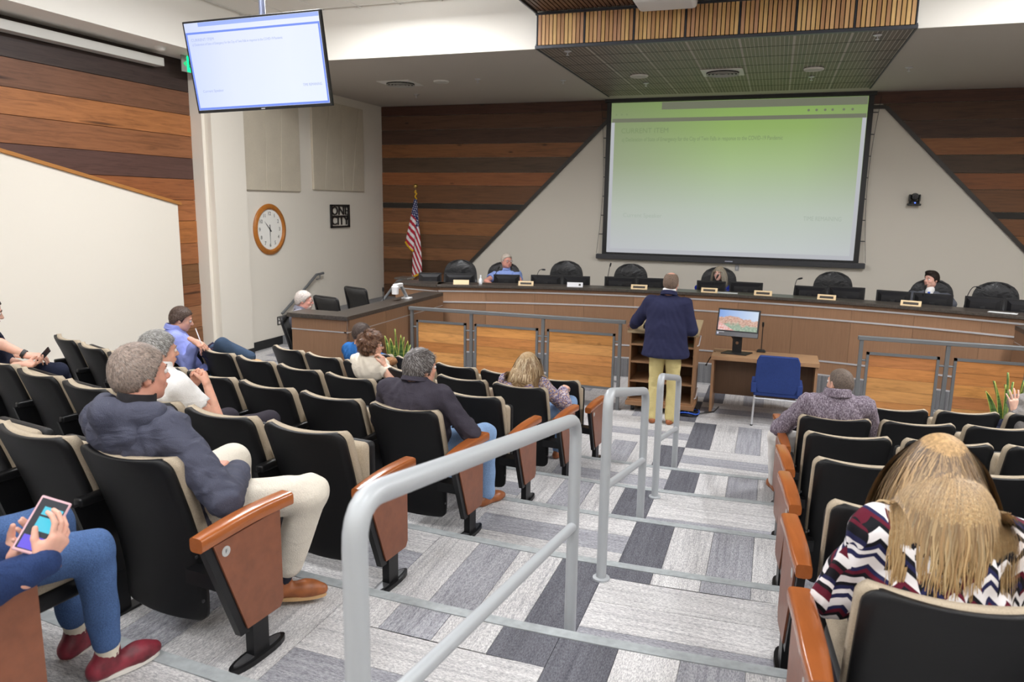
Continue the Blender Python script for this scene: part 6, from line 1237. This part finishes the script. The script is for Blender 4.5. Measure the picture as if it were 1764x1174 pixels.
person('person', 'woman with long wavy blonde-brown hair and a flecked cardigan', loc, rz, J, dict(sex='f', skin=(228, 180, 158), head=(y, p, 0), scale=.95, top=dict(name='cardigan', mat=M_FLECK, pad=.018), legs=dict(mat=M_DENIML), hair=dict(kind='long', mat=HB('hair_blond_c', (168, 142, 108)), n=3000, len=.3, back=(.86, .2), wave=.022, wl=.08, w=.0032, cols=[(196, 172, 136), (160, 132, 98), (212, 192, 158), (132, 104, 76)], tips=[(150, 116, 80), (120, 92, 66), (176, 142, 100)]), hand=dict(R=dict(d=(.05, .8, .25), n=(-.2, .3, -1), curl=.65, thumb=.3), L=dict(d=(.5, .7, 0), n=(0, 0, -1)))), res=.012)
# -- 10 man with cropped hair and a marled sweater
loc, rz = sit((1, 2, 1)); hd_ = (.04, .31, 1.055)
J = seated(head=hd_, side=.02, sh=.2, knees=((-.34, .6, .52), (.16, .8, .53)), feet=((-.3, .72, .09), (.14, .84, .09)), elbows=((-.36, .36, .66), (.33, .34, .66)), wrists=((-.22, .6, .66), (.12, .58, .63)))
mm = Mat('marled_knit', rough=.95, spec=.15); c = mm.coord('Object', (120, 120, 60)); nz = mm.noise(c, 1., 4, .7); mm.link(mm.ramp(nz, [(.35, lin(84, 74, 86)), (.5, lin(128, 116, 128)), (.68, lin(184, 176, 186))]), 'Base Color'); mm.bump(nz, .5, .004); M_MARL = mm.m
y, p, r = look(loc, rz, hd_, (-1.5, 9.5, 1.4)); y += .1
per, W, R = person('person', 'man with cropped hair in a marled grey sweater at the right aisle seat', loc, rz, J, dict(skin=(216, 170, 148), head=(y, .02, 0), scale=.99, girth=1.1, top=dict(name='sweater', mat=M_MARL, pad=.022, fold=.006, collar=True, collar_h=1.25, collar_r=.085, ctilt=-.15), legs=dict(mat=M_WTROU), toeL=(-.2, 1, 0), hair=dict(kind='buzz', mat=HB('hair_buzz', (104, 92, 84)), n=4000, len=.006, cols=[(88, 78, 72), (110, 98, 90)], w=.0012), hand=dict(L=dict(d=(.3, .7, .3), n=(.5, 0, -.8), curl=.7), R=dict(d=(-.5, .7, 0), n=(0, 0, -1)))), res=.0115)
a_ = toworld(J['wrL']+np.array([.03, .07, .04]), loc, rz); pn = thing('pen', 'pale pen in the hand of the man with cropped hair', 'pen', tuple(a_)); MB().tube([(0, 0, -.03), (-.02, .02, .09)], .005, 8).build('barrel', plain('pen_pale', (220, 220, 226), .4), pn); MB().tube([(0, 0, -.03), (.004, -.004, -.045)], [.005, .001], 8).build('tip', M_CHROME, pn)
# -- 11 blonde woman in a chevron blouse
loc, rz = sit((1, 6, 1)); hd_ = (.0, .47, 1.045)
J = seated(head=hd_, lean=.16, sh=.17, knees=((-.12, .8, .53), (.12, .8, .53)), elbows=((-.25, .47, .62), (.27, .45, .62)), wrists=((-.12, .64, .6), (.12, .64, .6)))
J['che'] += np.array([0, .05, 0]); J['wai'] += np.array([0, .03, 0])
def chevron():
    m = Mat('chevron_print', rough=.8, spec=.2); g = m.n('ShaderNodeSeparateXYZ', {0: m.coord('Object')}); P_ = .05
    # walk round the body: x on the back, y on the sides
    x = m.math('ADD', g.outputs[0], m.math('MULTIPLY', g.outputs[1], .55)); u = m.math('DIVIDE', x, P_); fr = m.math('FRACT', m.math('ADD', u, 50.)); col = m.math('FLOOR', m.math('ADD', u, 50.))
    zig = m.math('ABSOLUTE', m.math('SUBTRACT', fr, .5)); wv = m.n('ShaderNodeTexWhiteNoise', {'W': m.math('MULTIPLY', col, 1.37)}, noise_dimensions='1D').outputs['Value']
    v = m.math('DIVIDE', m.math('ADD', m.math('ADD', g.outputs[2], m.math('MULTIPLY', zig, .05)), m.math('MULTIPLY', m.math('FLOOR', m.math('MULTIPLY', wv, 3.)), .021)), .0155)
    row = m.math('FLOOR', v); rnd = m.n('ShaderNodeTexWhiteNoise', {'Vector': m.n('ShaderNodeCombineXYZ', {0: m.math('MODULO', col, 5.), 1: m.math('MODULO', row, 11.)}).outputs[0]}, noise_dimensions='2D').outputs['Value']
    tone = m.ramp(rnd, [(0., lin(24, 24, 30)), (.3, lin(236, 232, 234)), (.58, lin(96, 26, 44)), (.74, lin(38, 40, 78)), (.88, lin(24, 24, 30))], 'CONSTANT'); m.link(tone, 'Base Color'); m.bump(m.noise(m.coord(), 9, 2), .4, .02); return m.m
y, p, r = look(loc, rz, hd_, (.5, 4.2, .9))
person('person', 'blonde woman in a chevron print blouse seen from behind at lower right', loc, rz, J, dict(sex='f', skin=(230, 184, 162), head=(y-.05, -.45, 0), scale=.97, girth=1.06, top=dict(name='blouse', mat=chevron(), pad=.02, fold=.006), legs=dict(mat=M_DGREY), hair=dict(kind='long', mat=HB('hair_blond_b', (176, 144, 104)), n=7500, len=.34, back=(.87, .2), wave=.012, wl=.14, w=.0024, cols=[(128, 106, 84), (98, 82, 70), (156, 128, 96), (178, 148, 110), (112, 92, 76)], tips=[(206, 174, 126), (222, 196, 150), (184, 146, 98), (196, 162, 112)]), hand=dict(L=dict(d=(.6, .7, 0), n=(0, 0, -1)), R=dict(d=(-.6, .7, 0), n=(0, 0, -1)))), res=.0105)
# -- 12 raised hand at the right edge
loc, rz = sit((1, 1, 4)); D = 6.35; wr = pd(1747, 706, D, loc, rz)
J = seated(head=(.08, .3, 1.09), side=.05, elbows=(wr+np.array([.06, -.08, -.2]), (.33, .34, .66)), wrists=(wr, (.15, .55, .63)))
M_GRS = fabric('grey_sleeve', (128, 124, 122), .2, 200, fold=.4)
person('person', 'person at the right edge with one bare hand raised', loc, rz, J, dict(skin=(232, 190, 170), head=(.3, -.1, 0), scale=.98, top=dict(mat=M_GRS, pad=.016, sleeve=.85), legs=dict(mat=M_NAVYT), hair=dict(kind='short', mat=HB('hair_dark_c', (70, 58, 50))), hand=dict(L=dict(d=(-.1, .1, 1), n=(0, 1, 0), curl=.16, spread=.22, thumb=.1, sc=1.05), R=dict(d=(-.5, .7, 0), n=(0, 0, -1)))), res=.012)
# -- 13 man standing at the lectern
loc = (-1.1, 8.6, 0.); rz = -.05; hl = tolocal((-1.6, 9.0, 1.075), loc, rz)
J = dict(pel=(.0, .0, .95), wai=(-.01, .02, 1.11), che=(-.02, .05, 1.31), nec=(-.01, .09, 1.475), hed=(.0, .13, 1.635), shL=(-.205, .06, 1.405), shR=(.18, .07, 1.4), elL=(-.38, .16, 1.17), wrL=tuple(hl+np.array([.07, -.05, .02])), elR=(.27, .06, 1.12), wrR=(.2, .32, 1.1), hipL=(-.085, 0, .93), hipR=(.085, 0, .93), knL=(-.105, .02, .5), knR=(.1, .03, .5), anL=(-.115, -.02, .09), anR=(.1, .0, .09))
J = {k: np.array(v, float) for k, v in J.items()}
M_BLAZ = fabric('navy_blazer', (44, 46, 74), .06, 300, fold=.35, foldscale=5)
per, W, R = person('person', 'man in a navy blazer and khaki trousers standing at the lectern', loc, rz, J, dict(skin=(216, 164, 142), head=(.02, .02, 0), scale=1.03, girth=1.12, top=dict(name='blazer', mat=M_BLAZ, pad=.028, fold=.003, hem=(0, -.005, -.12), hemw=1.22, collar=True, collar_r=.078, ctilt=-.3), legs=dict(mat=M_KHAKI, pad=.01, flare=2.2, len=1.02), toeL=(-.25, 1, 0), toeR=(.25, 1, 0), hair=dict(kind='bald', mat=HB('hair_brown_s', (112, 94, 82)), n=3000, len=.012, cols=[(98, 82, 72), (126, 108, 96)], w=.0015), hand=dict(L=dict(d=(-.5, .75, -.1), n=(0, 0, -1), curl=.35), R=dict(d=(-.3, .9, 0), n=(0, 0, -1)))), res=.0115)
MB().ring([(.07, -.02), (.069, .045), (.075, .05), (.08, -.02)], (0, 0, 0), 24).build('shirt_collar', M_WSH, per, smooth=True, loc=tuple(J['nec']+np.array([0, .0, .045])), rot=(-.3, 0, 0))
# -- 14-16 members seated at the dais
def member(i, label, st, hpx, depth_off=0., **kw):
    o = DCH[i]; rz = o.rotation_euler.z; loc = np.array(o.location)+np.array([-math.sin(rz)*-.2, math.cos(rz)*-.2, 0.]); hw = aty(hpx[0], hpx[1], float(loc[1])-.12); hl_ = tolocal(hw, loc, rz)
    J = seated(head=hl_, sh=kw.get('sh', .185), elbows=((-.28, .4, .78), (.28, .4, .78)), wrists=((-.14, .62, .72), (.14, .62, .72))); dz = hl_[2]-1.09
    for k_ in ('wai', 'che', 'nec', 'shL', 'shR'): J[k_] = J[k_]+np.array([hl_[0], hl_[1]-.3, (dz if k_ != 'wai' else dz*.6)-.045])
    y, p, r = look(loc, rz, hl_, kw['target']); st['head'] = (y, p+kw.get('dp', 0), 0); return person('person', label, tuple(loc), rz, J, st, .012)+(J,)
M_LBL = fabric('light_blue_shirt', (142, 164, 222), .05, 200, fold=.4)
per, W, R, J = member(1, 'grey-haired man in a light blue shirt and glasses at the dais', dict(skin=(226, 164, 146), scale=1.0, girth=1.18, fat=1., glasses=plain('thin_frames', (70, 66, 80), .4), brow=plain('brow_grey2', (170, 160, 152), .8), top=dict(mat=M_LBL, pad=.02, sleeve=-.8, collar=True, ctilt=.1), legs=dict(mat=M_NAVYT), hair=dict(kind='short', mat=HB('hair_white', (196, 184, 172)), n=1500, len=.015, cols=[(206, 196, 186), (180, 166, 154)], w=.002)), (873, 449), target=(.6, 7.5, 1.6), dp=-.05)
MB().tube([J['nec']+np.array([-.06, .08, 0]), J['che']+np.array([-.02, .16, .0]), J['che']+np.array([0, .165, -.06])], .004, 6).build('lanyard', M_BLACKP, per); MB().tube([J['nec']+np.array([.06, .08, 0]), J['che']+np.array([.02, .16, .0]), J['che']+np.array([0, .165, -.06])], .004, 6).build('lanyard', M_BLACKP, per)
M_RBL = fabric('royal_blue_cardigan', (34, 50, 150), .08, 200, fold=.4)
per, W, R, J = member(4, 'woman with a grey-blonde bob in a royal blue cardigan at the dais', dict(sex='f', skin=(230, 184, 166), scale=.97, top=dict(name='cardigan', mat=M_RBL, pad=.018, neckw=1.35), legs=dict(mat=M_NAVYT), hair=dict(kind='bob', mat=HB('hair_ashblond', (160, 148, 130)), n=1800, len=.2, wave=.006, w=.003, cols=[(168, 158, 140), (138, 128, 112), (186, 176, 158)])), (1239, 471), target=(-2.5, 6.5, 1.4))
Vn = Field(J['nec']-.25, J['nec']+.2, .01); Vn.ell(J['nec']+np.array([0, .075, -.09]), (.05, .055, .11), None, .01); put('inner_top', npmesh('inner_top', [(*Vn.mesh(), 0)], [plain('black_top', (26, 26, 30), .8)]), per)
M_SUIT = fabric('grey_suit', (92, 94, 102), .07, 260, fold=.3)
per, W, R, J = member(6, 'young dark-haired man in a grey suit and blue tie at the dais', dict(skin=(224, 176, 158), scale=1., girth=1.02, brow=plain('brow_dark', (50, 38, 32), .8), top=dict(name='suit_jacket', mat=M_SUIT, pad=.026, fold=.003, neckw=1.15), legs=dict(mat=M_DGREY), hair=dict(kind='swept', mat=HB('hair_black', (40, 32, 28)), n=1500, len=.012, cols=[(44, 34, 30), (60, 48, 42)], flow=(.3, .4, .3), w=.002)), (1604, 481), target=(-3.2, 7.5, 1.6), sh=.2)
Vn = Field(J['nec']-.3, J['nec']+.2, .009); Vn.cap(J['nec']+np.array([0, .06, .03]), J['che']+np.array([0, .13, -.05]), .065, .035, .01); put('dress_shirt', npmesh('dress_shirt', [(*Vn.mesh(), 0)], [M_WSH]), per)
fw = np.array([0, 1., 0]); MB().tube([J['nec']+np.array([0, .125, .005]), J['nec']+np.array([0, .135, -.02])], [.02, .014], 8).build('tie_knot', plain('blue_tie', (40, 84, 190), .4), per); MB().prism([tuple(J['nec']+np.array([-.012, .138, -.02])), tuple(J['nec']+np.array([.012, .138, -.02])), tuple(J['che']+np.array([.035, .172, -.08])), tuple(J['che']+np.array([-.035, .172, -.08]))], (0, .012, 0)).build('tie', plain('blue_tie2', (44, 92, 200), .4), per)
for s in (-1, 1): MB().prism([tuple(J['nec']+np.array([s*.075, .07, .02])), tuple(J['nec']+np.array([s*.12, .09, -.04])), tuple(J['che']+np.array([s*.03, .175, -.1]))], (0, .012, 0)).build('lapel', M_SUIT, per)
# -- 17 man at the side desk
loc = (-5.95, 8.1, 0.02); rz = -1.15; D = 9.48; hd_ = pd(524, 517, D, loc, rz); J = seated(head=hd_, sh=.185); dz = hd_[2]-1.09
for k_ in J:
    if k_ not in ('hed', 'anL', 'anR'): J[k_] = J[k_]+np.array([hd_[0], hd_[1]-.3, dz])
    elif k_ != 'hed': J[k_] = J[k_]+np.array([hd_[0], hd_[1]-.3, 0])
M_GPL = fabric('grey_check_shirt', (134, 134, 146), .2, 120, fold=.3)
person('person', 'grey-bearded man with glasses seated behind the left side desk', loc, rz, J, dict(skin=(224, 164, 148), scale=1., girth=1.15, fat=.6, head=(.1, -.12, 0), glasses=plain('brown_frames', (84, 54, 44), .4), beard=HB('beard_grey', (176, 160, 152)), brow=plain('brow_grey3', (150, 140, 136), .8), top=dict(mat=M_GPL, pad=.02, collar=True), legs=dict(mat=M_NAVYT), hair=dict(kind='short', mat=HB('hair_greyw', (190, 180, 174)), n=1800, len=.015, cols=[(196, 188, 182), (170, 160, 154)], w=.002)), .012)
b0 = toworld((hd_[0], hd_[1]-.3, 0), loc, rz); mesh_chair('mesh office chair under the bearded man at the side desk', (float(b0[0])+.34, float(b0[1])+.14, 0), rz, 1.06)
